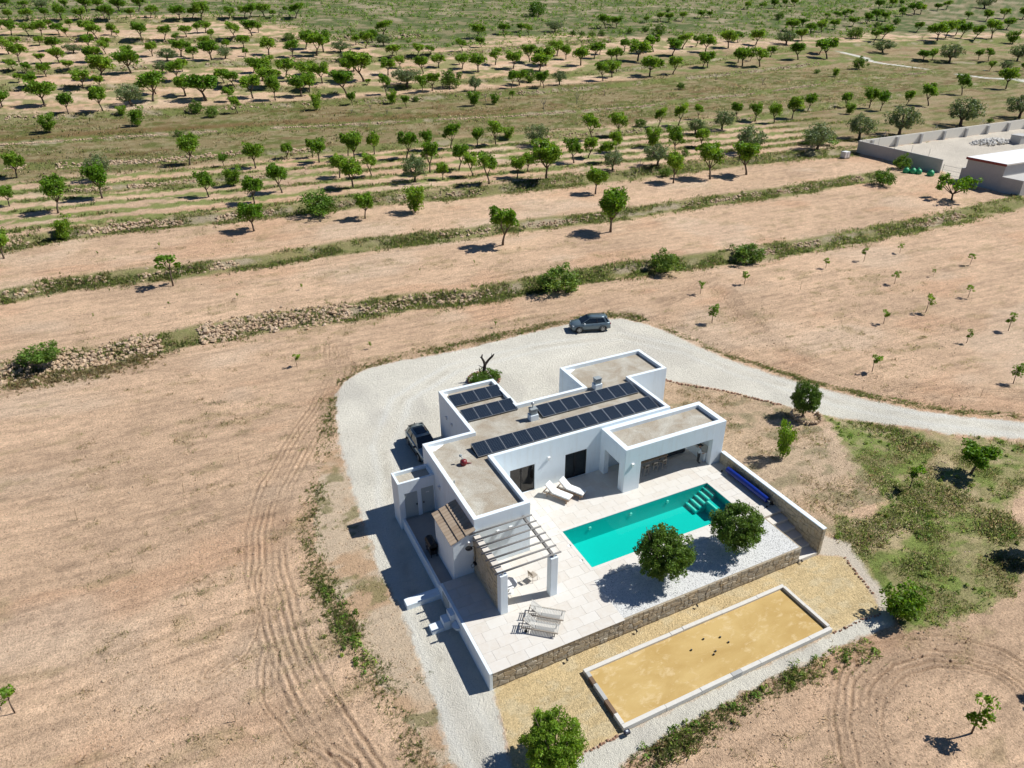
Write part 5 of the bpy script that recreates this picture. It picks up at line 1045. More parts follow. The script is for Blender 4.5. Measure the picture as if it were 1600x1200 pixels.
# orchard rows in view, from the fields behind the house up the far slope
BANDS = [(0, 89.5, 'the bare brown terraces'), (89.5, 101, 'the lowest orchard row'), (101, 111, 'the second orchard row'), (111, 121, 'the third orchard row'),
         (121, 136, 'the row below the dry pasture'), (136, 178, 'the dry pasture'), (178, 203, 'the first sandy terrace above the pasture'), (203, 224, 'the second sandy terrace above the pasture'),
         (224, 262, 'the crowded upper terraces'), (262, 300, 'the high terraces below the scrub'), (300, 900, 'the topmost sandy strip')]
def band(y):
    for i, (a, b, t) in enumerate(BANDS):
        if a <= y < b: return i, t
LOOK = {'almond': ('almond_tree', 'green almond tree', 'almond'), 'bushy': ('bushy_tree', 'bushy green tree', 'bushy'), 'olive': ('olive_tree', 'silvery olive tree', 'olive')}
for kind, (nm, look, mk) in LOOK.items():
    rows = {}
    for t in TREES[kind]: rows.setdefault(band(t[1])[0], []).append(t)
    for bi, lst in rows.items():
        where = BANDS[bi][2]; lst.sort(key=lambda t: (t[0]-CAM[0])/(t[1]-CAM[1]+1e-6))
        for i, (x, y, h) in enumerate(lst):
            near = bi < 6
            lab = '%s%s, %s from the left on %s' % ('' if near else 'small ', look, ord_[i] if i < 29 else '%d%s' % (i+1, {1: 'st', 2: 'nd', 3: 'rd'}.get((i+1) % 10, 'th')), where)
            if len(lst) == 1: lab = '%s alone on %s' % (look, where)
            wide = RND.uniform(.95, 1.15) if kind != 'olive' else RND.uniform(1.0, 1.2)
            if y > 176: wide *= RND.uniform(1.25, 1.6); h *= RND.uniform(1.0, 1.25)
            if h < 2.4: wide *= 1.1
            plant(nm, mk, x, y, max(h, 1.2)*1.03, lab, 'tree', '%s trees on %s' % (mk, where), wide=wide)
rows = {}
for t in TREES['shrub']: rows.setdefault(band(t[1])[0], []).append(t)
for bi, lst in rows.items():
    lst.sort(key=lambda t: (t[0]-CAM[0])/(t[1]-CAM[1]))
    for i, (x, y, h) in enumerate(lst):
        plant('shrub', 'shrub', x, y, max(.9, h), 'dark shrub, %s from the left on %s' % (ord_[i], BANDS[bi][2]), 'shrub', 'shrubs on '+BANDS[bi][2], wide=1.1, parts=('stem', 'foliage'))
lst = sorted(TREES['dead'], key=lambda t: (t[0]-CAM[0])/(t[1]-CAM[1]))
for i, (x, y, h) in enumerate(lst): dead_tree(x, y, max(1.2, h), 'bare grey dead tree, %s from the left among the dry pasture trees' % ord_[i], 'dead trees in the pasture')
for x, y, h, w, lab in ((31.9,49.6,3.4,1.35,'largest dark green shrub on the bank above the parked grey car'), (48.5,49.3,3.0,1.3,'dark round shrub in the middle of the grassy bank'), (61.6,48.2,2.4,1.7,'low wide dark shrub furthest right on the grassy bank'),
        (-25.6,54.4,2.0,1.7,'bright green shrub at the left end of the rubble bank'), (111.6,66.8,3.2,1.0,'dark shrub at the tip of the bank before the compound wall'), (124.3,73.2,3.0,1.0,'green shrub growing against the compound wall'), (121,92,3.2,1.9,'spreading green shrub behind the corner of the compound wall')):
    plant('shrub', 'shrub', x, y, h, lab, 'shrub', 'shrubs on the banks', wide=w, parts=('stem', 'foliage'))
plant('young_almond_tree', 'sapling', -12.2, 69.7, 4.2, 'slim young tree with thin branches on the stony bank at the left', 'tree', wide=1.5, parts=('stem', 'leaves'))
plant('fig_tree', 'fig', 114.8, 55.0, 4.3, 'broad low fig tree with big leaves beside the compound building', 'tree', rz=.4)
lab_s = {0: 'young almond sapling in a thin leafy column beside the garden wall', 1: 'young almond tree leaning at the edge of the soil beyond the weeds', 2: 'young tree inside the curving wheel ruts at lower right', 3: 'bright green sapling at the lower left edge', 4: 'lone sapling beside the wheel tracks left of the drive'}
order = {}
for grp, idx in (('r', range(5, 21)), ('t', range(21, len(SAPLINGS)-1))):
    for r, i in enumerate(sorted(idx, key=lambda i: (SAPLINGS[i][0]-CAM[0])/(SAPLINGS[i][1]-CAM[1]))): order[i] = r
for i, (x, y, h) in enumerate(SAPLINGS):
    fld = 'the ploughed field right of the drive' if 5 <= i < 21 else 'the brown ground behind the house'
    lab = lab_s.get(i) or ('small green sapling growing among the weeds east of the house' if i == len(SAPLINGS)-1 else '%s sapling, %s from the left on %s' % ('thin' if i < 21 else 'tiny', ord_[order[i]], fld))
    plant('sapling', 'bushy' if i == 0 else 'almond' if i == 1 else 'sapling', x, y, h*(.85 if i == 1 else 1), lab, 'sapling', 'saplings on '+fld if 5 <= i < len(SAPLINGS)-1 else None, wide=.55 if i == 0 else 1.25 if h > 1.2 else 1.0, parts=('stem', 'leaves') if i != 1 else ('trunk', 'crown'))
# garden trees close to the house
MESH['garden'] = [tree_mesh(s, 'garden') for s in (301, 302, 303)]
def garden(name, i, c, r, lab, zg, mat=None):
    o = plant(name, 'garden', c[0], c[1], 1, lab, 'tree', var=i, rz=.5+i, z=zg); s = r/2.0; o.scale = (s, s, (c[2]-zg)/2.25); 
    if mat:
        cr = [q for q in o.children if q.name.startswith('crown')][0]; cr.data = cr.data.copy(); cr.data.materials[0] = mat
    return o
garden('clipped_tree', 0, (12.72, 1.78, 2.2), 2.02, 'round clipped olive tree in the middle of the white gravel bed', -.05)
garden('clipped_tree', 1, (18.85, 1.85, 2.0), 1.92, 'round clipped olive tree nearest the garden steps', -.05)
garden('garden_tree', 2, (.95, -5.45, .62), 1.72, 'round bright green tree at the bottom of the picture beside the yellow gravel', G, M['almond'])
plant('garden_tree', 'bushy', 25.2, -6.3, 2.45, 'loose green tree where the pale path meets the weeds', 'tree', var=1, wide=1.15, rz=.7)
ol = garden('young_olive_tree', 2, (36.5, 13.0, 1.62), 1.38, 'small olive tree in a stone ring beside the drive', gz(36.6, 13.0))
plant('almond_tree', 'almond', 29.6, -14.6, 3.6, 'almond tree just beyond the lower right edge casting its shadow in', 'tree', var=2, rz=1.)
plant('almond_tree', 'almond', 39.4, -7.0, 3.8, 'almond tree just beyond the right edge casting shade on the weeds', 'tree', var=4, rz=2.)
def stone_ring(x, y, r, n, label, a0=0, a1=6.283, mat='redstone', rows=1):
    o = empty('stone_ring', (x, y, gz(x, y)), label=label, cat='stone edging'); rnd = random.Random(int(x*10))
    for k in range(rows):
        for i in range(n):
            a = a0+(a1-a0)*(i+.5*k)/n; m = MB().stone((r*math.cos(a), r*math.sin(a), .07+.14*k), rnd.uniform(.11, .17), rnd); m.build('stone', M[mat], o)
stone_ring(36.7, 12.8, 1.25, 24, 'ring of field stones around the small olive tree', mat='fieldstone', rows=2)
# planter with the dead stump
stone_ring(13.9, 32.4, 1.55, 30, 'ring of red brown stones around the dark stump', mat='redstone', rows=2)
zs = gz(13.9, 32.4)
sp = empty('dead_stump', (13.9, 32.5, zs)); sp.scale = (.85, .85, .85); tag(sp, label='dark forked dead tree stump behind the house', cat='tree stump')
m = MB(); m.tube([(0,0,-.1),(.05,.0,.7),(.15,.02,1.4),(.25,.0,2.0)], [.34,.26,.22,.18], 8); m.build('trunk', M['blackwood'], sp)
m = MB(); m.tube([(.25,0,1.95),(.05,-.1,2.5),(-.15,0,2.95),(-.05,0,3.35)], [.17,.14,.12,.05], 7); m.tube([(-.15,0,2.9),(-.32,.05,3.05)], [.09,.05], 5); m.build('limb', M['blackwood'], sp)
m = MB(); m.tube([(.25,0,1.95),(.75,.05,2.45),(1.2,0,2.85),(1.45,0,3.1)], [.17,.13,.13,.04], 7); m.tube([(1.1,0,2.8),(1.15,.05,3.25)], [.05,.015], 4); m.build('limb', M['blackwood'], sp)
m = MB(); m.tube([(0,0,.5),(-.4,.05,1.1),(-.5,0,1.75)], [.14,.09,.03], 6); m.tube([(-.45,0,1.4),(-1.0,0,1.65)], [.04,.012], 4); m.tube([(.15,0,1.6),(-.2,0,1.75),(-.55,.1,2.05)], [.1,.06,.02], 5); m.build('limb', M['blackwood'], sp)
for i, (x, y, h) in enumerate(((13.2, 32.2, 1.15), (14.6, 32.3, 1.25), (13.9, 31.8, .9))):
    plant('shrub', 'shrub', x, y, h, ['green planter shrub left of the dark stump', 'green planter shrub right of the dark stump', 'low green planter shrub in front of the dark stump'][i], 'shrub', wide=1.25, parts=('stem', 'foliage'))

# ---------------------------------------------------------------- stones along edges
def edging(pl, step, label, r=(.07, .13), mat='redstone', name='stone_edging'):
    rnd = random.Random(len(pl)+int(pl[0][0]*3)); o = empty(name, (pl[0][0], pl[0][1], gz(*pl[0])), label=label, cat='stone edging'); base = o.matrix_basis.inverted()
    pts = []
    for (ax, ay), (bx, by) in zip(pl[:-1], pl[1:]):
        L = math.hypot(bx-ax, by-ay); k = max(1, int(L/step)); pts += [(ax+(bx-ax)*i/k, ay+(by-ay)*i/k) for i in range(k)]
    P = np.array(pts); Z = ground_z(P[:, 0], P[:, 1])
    for (x, y), z in zip(pts, Z):
        mb = MB(); mb.stone((x-pl[0][0]+rnd.uniform(-.06,.06), y-pl[0][1]+rnd.uniform(-.06,.06), z-gz(*pl[0])+.03), rnd.uniform(*r), rnd); mb.build('stone', M[mat], o)
edging([(30.3,24.8),(31.8,22.6),(33.7,20.2),(35.2,17.5),(36.5,15.2)], .27, 'row of red brown stones along the inner edge of the drive', (.12, .2))
edging([(1.2,-5.95),(2.49,-5.5),(5.0,-5.5)], .2, 'row of brown stones edging the yellow gravel by the round tree')
edging([(20.5,-5.5),(22.82,-5.5),(24.44,-5.7)], .2, 'row of brown stones from the court corner towards the loose green tree')
edging([(26.3,-1.1),(25.83,-2.55),(25.2,-4.45)], .24, 'row of brown stones beside the pale path at the right of the yard')
# dry stone walls and rubble on the terrace banks
def dry_wall(key, x0, x1, n, label, r=(.12, .28), seed=1, thick=1.0, hgt=.8, cat='stone wall'):
    rnd = random.Random(seed); nr = np.random.default_rng(seed); p = np.array(BANKS[key][1]); root = empty('dry_stone_wall', (x0, float(np.interp(x0, p[:,0], p[:,1])), 0), label=label, cat=cat)
    xs = nr.uniform(x0, x1, n*3); keep = fbm(xs/6, xs*0+seed, 2, seed) > (.34 if hgt > 1 else .40); xs = xs[keep][:n]; ds = nr.normal(0, .33, len(xs))*thick-.15; ysr = np.interp(xs, p[:,0], p[:,1])+ds
    zs_ = zfull(xs, ysr)+nr.uniform(-.05, .12, len(xs))*hgt; mb = MB()
    for x, y, z in zip(xs, ysr, zs_): mb.stone((x, y, z), rnd.uniform(*r)*(1.6 if rnd.random() < .06 else 1), rnd)
    put(mb.build('stones', M['fieldstone'], kind='stuff'), root)
dry_wall('L1', -34, 6, 1900, 'long bank of loose pinkish rubble at the left behind the field', (.09, .29), 2, 2.3, 1.2)
dry_wall('L1', 6, 24, 252, 'broken rubble wall in the grassy bank behind the drive', (.12, .30), 3, 1.5)
dry_wall('L1', 62, 110, 420, 'dry stone wall in the grassy bank at the right', (.12, .3), 4, .8)
dry_wall('L2', -34, 0, 252, 'stony bank at the left between the two bare terraces', (.12, .30), 5, 1.1)
dry_wall('L2', 22, 72, 252, 'stony grass bank behind the two lone almond trees', (.1, .25), 6, .9)
dry_wall('L2', 74, 116, 420, 'low dry stone wall ending near the compound', (.12, .28), 7, .8)
dry_wall('L3', -34, 6, 420, 'grey dry stone wall behind the far brown terrace at the left', (.13, .3), 8, .9)
dry_wall('L3', 12, 80, 252, 'scattered stones in the bank below the lowest orchard row', (.1, .24), 9, .9)
dry_wall('L3b', -27, 6, 252, 'short dry stone wall among the left orchard trees', (.13, .3), 10, .8)
dry_wall('L4', -36, 20, 420, 'dry stone wall between the orchard and the dry pasture at the left', (.15, .35), 11, .9)
dry_wall('L4', 60, 130, 192, 'broken dry stone wall below the pasture at the right', (.14, .3), 12, .9)
dry_wall('L5', -40, 240, 2600, 'thin pale stone line crossing the dry pasture', (.12, .26), 13, .3)
dry_wall('L6', -40, 215, 720, 'dry stone wall above the dry pasture', (.15, .35), 14, .9)
dry_wall('L8', -44, 160, 360, 'dry stone bank on the upper terraces', (.2, .4), 15, 1.)
dry_wall('L9', -48, 90, 300, 'dry stone bank near the top of the orchard slope', (.25, .5), 16, 1.2)
# clods and loose stones on the ploughed soil
def clods():
    nr = np.random.default_rng(5); rnd = random.Random(5); mb = MB(); N = 26000
    fw = (math.sin(-RZ), math.cos(RZ)); d = nr.uniform(18, 95, N)**1.0; lat = nr.uniform(-.85, .85, N)*(d*.876+16)*.75
    x = CAM[0]+fw[0]*d+fw[1]*lat; y = CAM[1]+fw[1]*d-fw[0]*lat
    ok = (soft(DRIVE, x, y) < .1) & (soft(YARD, x, y) < .1) & ~((x > -.5) & (x < 26.5) & (y > -6) & (y < 25)) & (fbm(x/6, y/3, 3, 77) > .40)
    x, y = x[ok], y[ok]; z = ground_z(x, y)
    for a, b, c in zip(x, y, z): mb.stone((a, b, c+.01), rnd.uniform(.025, .065)*(1.8 if rnd.random() < .04 else 1), rnd)
    mb.build('soil_clods', M['fieldstone'], kind='stuff', label='loose clods and stones on the ploughed soil', cat='stones')
clods()

# ---------------------------------------------------------------- grass and weeds
GREEN = np.array([(.17,.235,.045), (.21,.265,.06), (.14,.20,.045), (.25,.27,.085), (.18,.235,.09)]); DRY = np.array([(.46,.38,.21), (.38,.30,.15), (.52,.45,.27), (.30,.26,.10), (.33,.22,.11)])
def tufts(name, x, y, h, dry, label, m=7, spread=.16, seed=1, wid=.03):
    nr = np.random.default_rng(seed); n = len(x); z = ground_z(x, y); bx = np.repeat(x, m)+nr.normal(0, 1, n*m)*np.repeat(h, m)*spread*1.4; by = np.repeat(y, m)+nr.normal(0, 1, n*m)*np.repeat(h, m)*spread*1.4; bz = np.repeat(z, m)-.03
    hh = np.repeat(h, m)*nr.uniform(.5, 1.15, n*m); a = nr.uniform(0, 6.28, n*m); w = wid*nr.uniform(.6, 1.5, n*m)*(np.repeat(h, m)/.35); tip = hh*nr.uniform(.2, .9, n*m); b = nr.uniform(0, 6.28, n*m)
    ux, uy = np.cos(a)*w, np.sin(a)*w; tx, ty = np.cos(b)*tip, np.sin(b)*tip
    V = np.stack([np.stack([bx-ux, by-uy, bz], -1), np.stack([bx+ux, by+uy, bz], -1), np.stack([bx+tx*.45+ux*.7, by+ty*.45+uy*.7, bz+hh*.65], -1), np.stack([bx+tx, by+ty, bz+hh], -1)], 1).reshape(-1, 3)
    F = np.arange(len(V)).reshape(-1, 4); dm = np.repeat(dry > nr.uniform(0, 1, n), m)
    c = 1.05*np.where(dm[:, None], DRY[np.repeat(nr.integers(0, len(DRY), n), m)], GREEN[np.repeat(nr.integers(0, len(GREEN), n), m)])*nr.uniform(.7, 1.3, n*m)[:, None]
    link(name, np_mesh(name, V, F, M['grass'], np.repeat(c, 4, 0)), kind='stuff', label=label, cat='grass')
def dens(v, seed, lo=.38, hi=.62): return np.random.default_rng(seed).uniform(0, 1, len(v)) < sstep(lo, hi, v)
def along(pl, n, width, seed):
    nr = np.random.default_rng(seed); P = np.array(pl, float); L = np.r_[0, np.cumsum(np.hypot(*np.diff(P, axis=0).T))]; s = nr.uniform(0, L[-1], n)
    x = np.interp(s, L, P[:,0]); y = np.interp(s, L, P[:,1]); w = nr.normal(0, width/2, (2, n)); keep = fbm(s/3, (w[0]+w[1])*1.2+seed, 3, seed) > .44
    return (x+w[0])[keep], (y+w[1])[keep], s[keep]
def verge(name, pl, n, width, h, dry, label, seed):
    x, y, s = along(pl, n, width, seed); nr = np.random.default_rng(seed+1); ok = soft(DRIVE, x, y, .3) < .4; x, y = x[ok], y[ok]
    hh = nr.uniform(h*.25, h*.9, len(x))*(.2+1.1*fbm(x/1.6, y/1.6, 3, seed)); tufts(name, x, y, hh, np.full(len(x), dry), label, seed=seed)
verge('verge_grass', [(1.2,37.6),(3.5,40),(7,40.8),(11.5,40.5),(16,40.7),(21,41),(26,41.1),(31.5,40.8),(35,40),(36.8,37.4)], 6000, .8, .40, .4, 'strip of tufted grass along the far edge of the drive', 21)
verge('dry_grass', [(-29,51.5),(-24,51.3),(-19,51.8),(-15,52.6)], 2600, 1.9, .6, .92, 'mass of dead straw grass below the rubble bank', 27)
verge('verge_grass', [(37.4,36),(38.3,30),(39.5,26.4),(40.8,22.8),(42.0,19),(43.4,15.6),(45.2,12.8),(47.4,10),(50,7.6),(55,5)], 5200, .6, .32, .4, 'strip of tufted grass between the drive and the ploughed field', 22)
verge('verge_weeds', [(-.4,35.7),(-1.8,31.5),(-3.2,26.5),(-4.8,21.5),(-6.4,18),(-6.8,14.5),(-6.8,11.8),(-6.4,8.7),(-6.0,5.8),(-5.6,3.1),(-5.0,.2),(-4.8,-3)], 5200, 1.0, .30, .15, 'ragged line of green weeds left of the house', 23)
verge('verge_weeds', [(-6.6,13.5),(-6.4,10),(-6.1,6.5)], 1300, .8, .36, .15, 'patch of thick green weeds left of the terrace', 26)
verge('verge_weeds', [(3,-8),(4.3,-7.2),(6.8,-7.1),(9.5,-6.9),(12.8,-6.8),(15.5,-6.9),(18.9,-7),(22,-7.1)], 3600, .95, .42, .3, 'strip of rank green weeds below the ball court', 24)
def bank_grass():
    X, Y, Hh, Dd = [], [], [], []; nr = np.random.default_rng(31)
    for k, (n, w) in {'L1': (30000, .95), 'L2': (24000, .85), 'L3': (18000, 1.1), 'L3b': (1200, 1.0), 'L4': (6000, 1.2), 'L5': (6000, 1.5), 'L6': (5000, 1.3), 'L7': (4500, 1.3), 'L8': (4500, 1.6), 'L9': (3000, 2), 'L10': (2500, 2)}.items():
        p = np.array(BANKS[k][1]); x = nr.uniform(p[0,0], p[-1,0], n); d = nr.normal(-.5, w, n); y = np.interp(x, p[:,0], p[:,1])+d; keep = dens(fbm(x/3, y/1.5, 3, 35), 36)
        if k == 'L1': keep &= (x > 8) | (nr.uniform(0, 1, n) < .65)
        x, y = x[keep], y[keep]; X.append(x); Y.append(y); Hh.append(nr.uniform(.14, .42, len(x))*(1+.5*(k in ('L7','L8','L9','L10')))); Dd.append(np.full(len(x), .18 if k < 'L4' else .35))
    tufts('bank_grass', np.concatenate(X), np.concatenate(Y), np.concatenate(Hh), np.concatenate(Dd), 'rough grass covering the terrace banks', m=5, seed=32, spread=.5, wid=.05)
bank_grass()
def pasture():
    nr = np.random.default_rng(41); n = 16000; y = nr.uniform(121, 176, n); x = -45+nr.uniform(0, 1, n)*(y*1.45+55); k = dens(fbm(x/7, y/4, 3, 42), 47); x, y = x[k], y[k]
    tufts('pasture_grass', x, y, nr.uniform(.2, .5, len(x)), np.full(len(x), .68), 'tall dry grass of the brown pasture', m=5, seed=43, spread=.5, wid=.06)
    n = 15000; y = nr.uniform(92, 122, n); y = np.round((y+0)/5.2)*5.2+nr.normal(0, .6, n)+.3; x = nr.uniform(-40, 150, n); y -= x*.045; k = dens(fbm(x/7, y/3, 3, 45), 48); x, y = x[k], y[k]
    tufts('orchard_grass', x, y, nr.uniform(.2, .5, len(x)), np.full(len(x), .25), 'green grass lines between the orchard trees', m=5, seed=46, spread=.4, wid=.05)
pasture()
def plot_weeds():
    nr = np.random.default_rng(51); n = 60000; x = nr.uniform(24, 56, n); y = nr.uniform(-9, 13, n); k = (soft(WEEDS, x, y, .9, 61) > .4) & dens(fbm(x/2.6, y/2, 4, 52), 60, .36, .66) & (soft(DRIVE, x, y) < .2); x, y = x[k], y[k]
    tufts('weeds', x, y, nr.uniform(.06, .30, len(x))*(.3+1.1*fbm(x/3, y/3, 2, 53)), .05+.5*fbm(x/5, y/5, 2, 54), 'thick green and dry weeds on the plot east of the house', m=6, seed=55, spread=.55, wid=.035)
    n = 6000; x = nr.uniform(25.3, 38, n); y = nr.uniform(0, 24, n); k = inpoly(x, y, [(25.6,23),(31,23.5),(36,14.5),(36,7),(34,2),(29,2.5),(27,0),(25.6,.5)]) & (fbm(x/2, y/2, 3, 57) > .55); x, y = x[k], y[k]
    tufts('weeds', x, y, nr.uniform(.08, .25, len(x)), np.full(len(x), .75), 'sparse dry weeds on the bare ground beside the porch', m=6, seed=58, spread=.4)
    n = 26000; d = nr.uniform(18, 110, n); lat = nr.uniform(-.85, .85, n)*(d*.876+16)*.75; fw = (math.sin(-RZ), math.cos(RZ)); x = CAM[0]+fw[0]*d+fw[1]*lat; y = CAM[1]+fw[1]*d-fw[0]*lat
    k = (soft(DRIVE, x, y) < .1) & (soft(YARD, x, y) < .1) & ~((x > -.5) & (x < 26.5) & (y > -6) & (y < 25)) & (fbm(x/1.7, y/1.1, 4, 45)*.55+fbm(x/7, y/1.6, 3, 48)*.45 > .60); x, y = x[k], y[k]
    tufts('field_weeds', x, y, nr.uniform(.08, .28, len(x)), np.full(len(x), .7), 'sparse dry weeds on the ploughed fields', m=6, seed=59, spread=.5)
plot_weeds()
def clump_weeds():
    nr = np.random.default_rng(71); n = 240; d = nr.uniform(20, 75, n); lat = nr.uniform(-.85, .85, n)*(d*.876+16)*.75; fw = (math.sin(-RZ), math.cos(RZ)); x = CAM[0]+fw[0]*d+fw[1]*lat; y = CAM[1]+fw[1]*d-fw[0]*lat
    k = (soft(DRIVE, x, y) < .05) & (soft(YARD, x, y) < .05) & ~((x > -3) & (x < 27) & (y > -7) & (y < 40)); x, y = x[k], y[k]; m = 16
    X = np.repeat(x, m)+nr.normal(0, .38, len(x)*m); Y = np.repeat(y, m)+nr.normal(0, .2, len(x)*m); tufts('field_tufts', X, Y, nr.uniform(.07, .22, len(X)), np.repeat(nr.uniform(.45, .9, len(x)), m), 'scattered tufts of dry weeds on the ploughed fields', m=6, seed=72, spread=.5)
clump_weeds()
def leafy_weeds():
    nr = np.random.default_rng(81); n = 900; x = nr.uniform(25, 54, n); y = nr.uniform(-8, 12, n); k = (soft(WEEDS, x, y, .9, 61) > .6) & dens(fbm(x/3, y/3, 3, 82), 83, .4, .7) & (soft(DRIVE, x, y) < .1); x, y = x[k], y[k]
    bx, by, s = along([(-6.7,14),(-6.4,9),(-5.9,4)], 60, .8, 84); vx, vy, s = along([(4.3,-7.2),(9.5,-6.9),(15.5,-6.9),(21.9,-7.1)], 70, .8, 85); x = np.concatenate([x, bx, vx]); y = np.concatenate([y, by, vy])
    C = np.stack([x, y, ground_z(x, y)+.1], -1); V, F, c = leaf_cloud(C, nr.uniform(.12, .34, len(x)), 34, .075, nr, .5, .6, (.7, 1.35)); V[:, 2] = np.maximum(V[:, 2], np.repeat(C[:, 2], 34*4)-.12)
    t = nr.uniform(0, 1, len(x)); tint_ = np.where(t[:, None] < .3, np.array([[1.9,1.45,2.2]]), np.where(t[:, None] < .55, np.array([[1.5,1.2,1.1]]), np.array([[1,1,1.]])))
    link('leafy_weeds', np_mesh('leafy_weeds', V, F, M['shrub'], c*np.repeat(tint_, 34*4, 0)), kind='stuff', label='low leafy weed clumps on the rough plot and verges', cat='weeds')
leafy_weeds()
def scrub():
    nr = np.random.default_rng(61); n = 8500; y = nr.uniform(225, 420, n); x = -90+nr.uniform(0, 1, n)*(y*1.55+40); lim = 236+74*(1-sstep(20, 75, x))-16*sstep(150, 230, x)
    k = (y > lim-2) & dens(fbm(x/9, y/9, 4, 62), 64, .3, .6); x, y = x[k], y[k]; z = zfull(x, y); C = np.stack([x, y, z+.35], -1); r = nr.uniform(.5, 1.5, len(x))
    V, F, c = leaf_cloud(C, r, 22, .28, nr, .7, .3, (.6, 1.3)); c = c*np.where(np.repeat(nr.uniform(0, 1, len(x)) < .35, 88)[:, None], np.array([[1.6,1.45,1.9]]), np.array([[1.1,1.15,1.]]))
    link('scrub', np_mesh('scrub', V, F, M['shrub'], c), kind='stuff', label='grey green scrub covering the slope at the top', cat='scrub')
scrub()
def stakes():
    rnd = random.Random(3)
    for i, (x, y) in enumerate(((-12.2,34.0),(-4.6,30.2),(-9.8,28.6),(-14.2,26.4),(-21.5,26.3),(-8.3,24.4),(-18.0,20.1),(-14.9,14.2),(-13.2,4.2),(46.7,33.0),(60.5,36.8),(54.8,8.6))):
        o = empty('dry_stake', (x, y, gz(x, y)), label='thin dry stalk standing in the ploughed soil, %s of the bare ones' % ord_[i], cat='dry stalk', group='dry stalks on the fields'); h = rnd.uniform(.8, 1.3)
        MB().tube([(0,0,-.05),(.03,.02,h*.6),(.08,.0,h)], [.022,.016,.008], 5).build('stem', M['dryplant'], o); MB().tube([(.03,.02,h*.5),(-.1,.08,h*.8)], [.01,.004], 4).build('twig', M['dryplant'], o)
stakes()
# ---------------------------------------------------------------- walled compound at the right
def zt(x, y): return float(zfull(x, y))
cw_ = empty('compound_wall', (125.9, 85.8, 0), label='pale buttressed wall around the concrete yard at the right', cat='wall')
def wall_strip(p0, p1, h0, h1, th, mat, name='wall_panel', n=8):
    for i in range(n):
        a, b = i/n, (i+1)/n; xa, ya = p0[0]+(p1[0]-p0[0])*a, p0[1]+(p1[1]-p0[1])*a; xb, yb = p0[0]+(p1[0]-p0[0])*b, p0[1]+(p1[1]-p0[1])*b
        d = Vector((xb-xa, yb-ya)).normalized(); nn = Vector((-d.y, d.x))*th/2; za, zb = zt(xa, ya), zt(xb, yb); g = d*.01
        ta = h0[0]+(h0[1]-h0[0])*a; tb = h0[0]+(h0[1]-h0[0])*b
        q = [(xa+g.x-nn.x, ya+g.y-nn.y), (xb-nn.x, yb-nn.y), (xb+nn.x, yb+nn.y), (xa+g.x+nn.x, ya+g.y+nn.y)]; zs2 = (za, zb, zb, za); ts = (ta, tb, tb, ta)
        put(MB().hexa([(x, y, min(za, zb)-.6) for x, y in q]+[(x, y, t) for (x, y), t in zip(q, ts)]).build(name, mat), cw_)
wall_strip((125.9, 85.8), (128.7, 67.8), (4.75, 3.75), 0, .25, M['block'], n=5)
wall_strip((126.1, 85.95), (214, 87.4), (4.75, 5.0), 0, .25, M['palewall'], n=11)
for i in range(1, 11):
    x = 126.1+8*i-4.2; y = 85.95+(x-126.1)*.0165; put(MB().box(x-.28, x+.28, y-.65, y-.13, zt(x, y)-.5, 4.6).build('buttress', M['block']), cw_)
for i in range(9):   # fence posts on the wall
    if i < 5: x, y = 126+.5*i, 85-3.6*i; b = 4.7-.2*i
    else: x, y = 134+17*(i-5), 86.1+.28*(i-5); b = 4.75
    put(MB().tube([(x, y, b-.1), (x, y, b+1.5)], .035, 5).build('fence_post', M['steel']), cw_)
    if i >= 5 or i == 0:
        for s in (-1, 1): put(MB().tube([(x, y, b+1.3), (x+s*1.3, y, b)], .025, 4).build('fence_brace', M['steel']), cw_)
bd = empty('farm_building', (136, 57, 0), label='grey block building with white flat roof and red edge', cat='building')
zb_ = zt(130, 57)
put(MB().box(128.2, 152, 55.3, 62.6, zb_-1, 5.1).build('wall', M['block'], bevel=.03), bd); put(MB().box(127.95, 152.2, 55.05, 62.85, 5.1, 5.22).build('roof', M['whiteroof']), bd)
put(MB().box(127.9, 127.945, 55.05, 62.85, 4.8, 5.24).build('roof_edge', M['redtrim']), bd); put(MB().box(127.95, 152.2, 54.99, 55.045, 5.0, 5.23).build('roof_edge', M['palewall']), bd)
put(MB().box(127.9, 152, 51.3, 55.298, zb_-1, 3.0).build('annex', M['block'], bevel=.03), bd)
put(MB().box(128.6, 129.6, 62.605, 63.6, zb_-1, 3.0).build('gate_pier', M['block']), bd)
for i in range(3):
    x = 131+i*6.5; put(MB().box(x, x+1.4, 51.24, 51.296, 1.3, 2.4).build('window', M['glass']), bd)
gt = empty('wire_gate', (128.9, 65.6, zt(128.9, 65.6)), label='thin metal gate in the compound opening', cat='gate')
for y in (-1.9, 1.9): MB().tube([(0, y, 0), (0, y, 2.0)], .05, 6).build('post', M['steel'], gt)
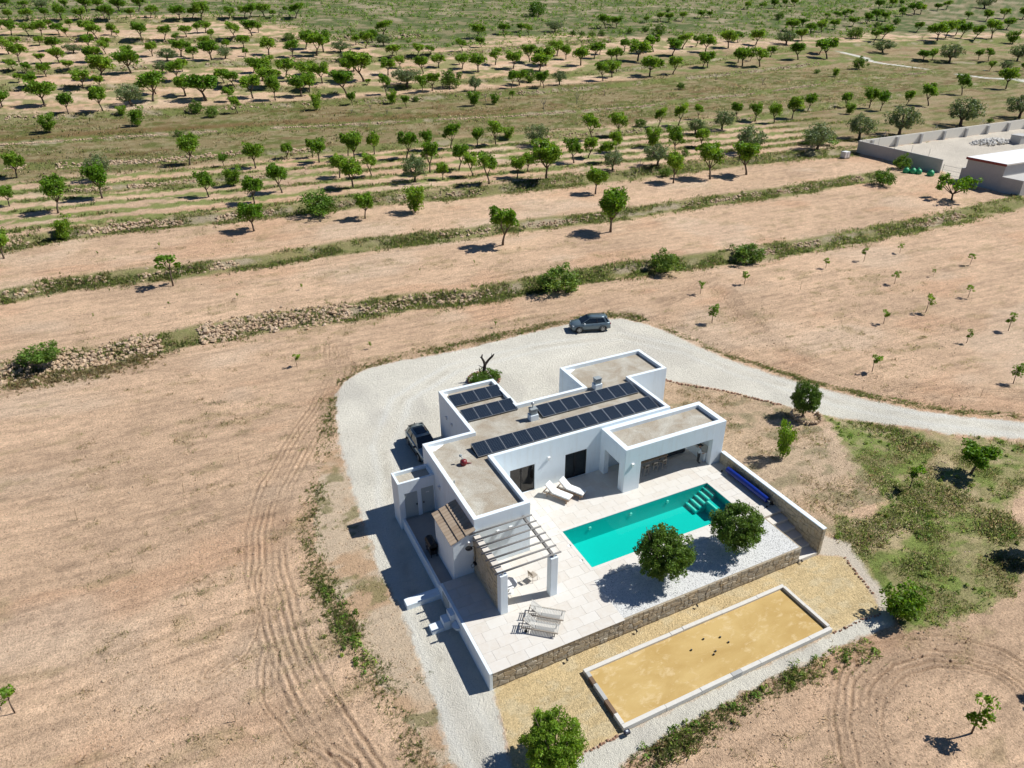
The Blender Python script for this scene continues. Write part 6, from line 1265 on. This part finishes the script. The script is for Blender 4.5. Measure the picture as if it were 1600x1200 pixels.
for z in (.2, 1.0, 1.8): MB().tube([(0,-1.9,z),(0,1.9,z)], .025, 5).build('rail', M['steel'], gt)
rnd = random.Random(8); sp_ = empty('stone_pile', (163, 80.6, zt(163, 80.6)), label='heap of pale broken stone in the compound yard', cat='stone pile')
mb = MB()
for i in range(260):
    a, q = rnd.uniform(0, 6.28), rnd.random()**.6; x, y = math.cos(a)*q*6.5, math.sin(a)*q*2.4; mb.stone((x, y, .1+.9*(1-q)), rnd.uniform(.18, .42), rnd)
mb.build('stones', M['kerb'], sp_, kind='stuff')
cb = empty('concrete_tank', (169.8, 78.2, zt(169.8, 78.2)), label='grey concrete box beside the heap of pale stone', cat='tank'); MB().box(-1.6, 1.6, -1.2, 1.2, -.2, 1.7).build('body', M['block'], cb, bevel=.05); MB().box(-1.7, 1.7, -1.3, 1.3, 1.7, 1.82).build('lid', M['block'], cb)
tk = empty('water_tank', (119.9, 83.6, zt(119.9, 83.6)), label='white cage water tank outside the compound corner', cat='tank')
MB().box(-.7, .7, -.6, .6, .15, 1.35).build('bottle', M['lampwhite'], tk, bevel=.08); MB().box(-.75, .75, -.65, .65, 0, .15).build('pallet', M['timber'], tk)
for x in (-.72, 0, .72):
    for y in (-.62, .62): MB().box(x-.02, x+.02, y-.02, y+.02, .15, 1.4).build('cage_bar', M['steel'], tk)
for i, (x, y, s) in enumerate(((122.8, 70.9, 1.0), (123.6, 70.0, 1.05), (124.4, 69.3, 1.0), (125.4, 67.4, 1.1))):
    o = empty('green_sack', (x, y, zt(x, y)), rnd.uniform(0, 3), label=['bulging green sack by the compound wall, leftmost of the four', 'bulging green sack by the compound wall, second from left', 'bulging green sack by the compound wall, third from left', 'bulging green sack standing apart at the wall end'][i], cat='sack', group='green sacks at the compound wall')
    o.scale = (s, s, s); MB().tube([(0,0,0),(0,0,.1),(0,0,.55),(.03,0,.85),(.02,0,.98)], [.5,.62,.6,.42,.2], 9).build('bag', M['greenbag'], o, smooth=True); MB().tube([(.02,0,.95),(.06,.03,1.12)], [.12,.2], 7).build('neck', M['greenbag'], o)
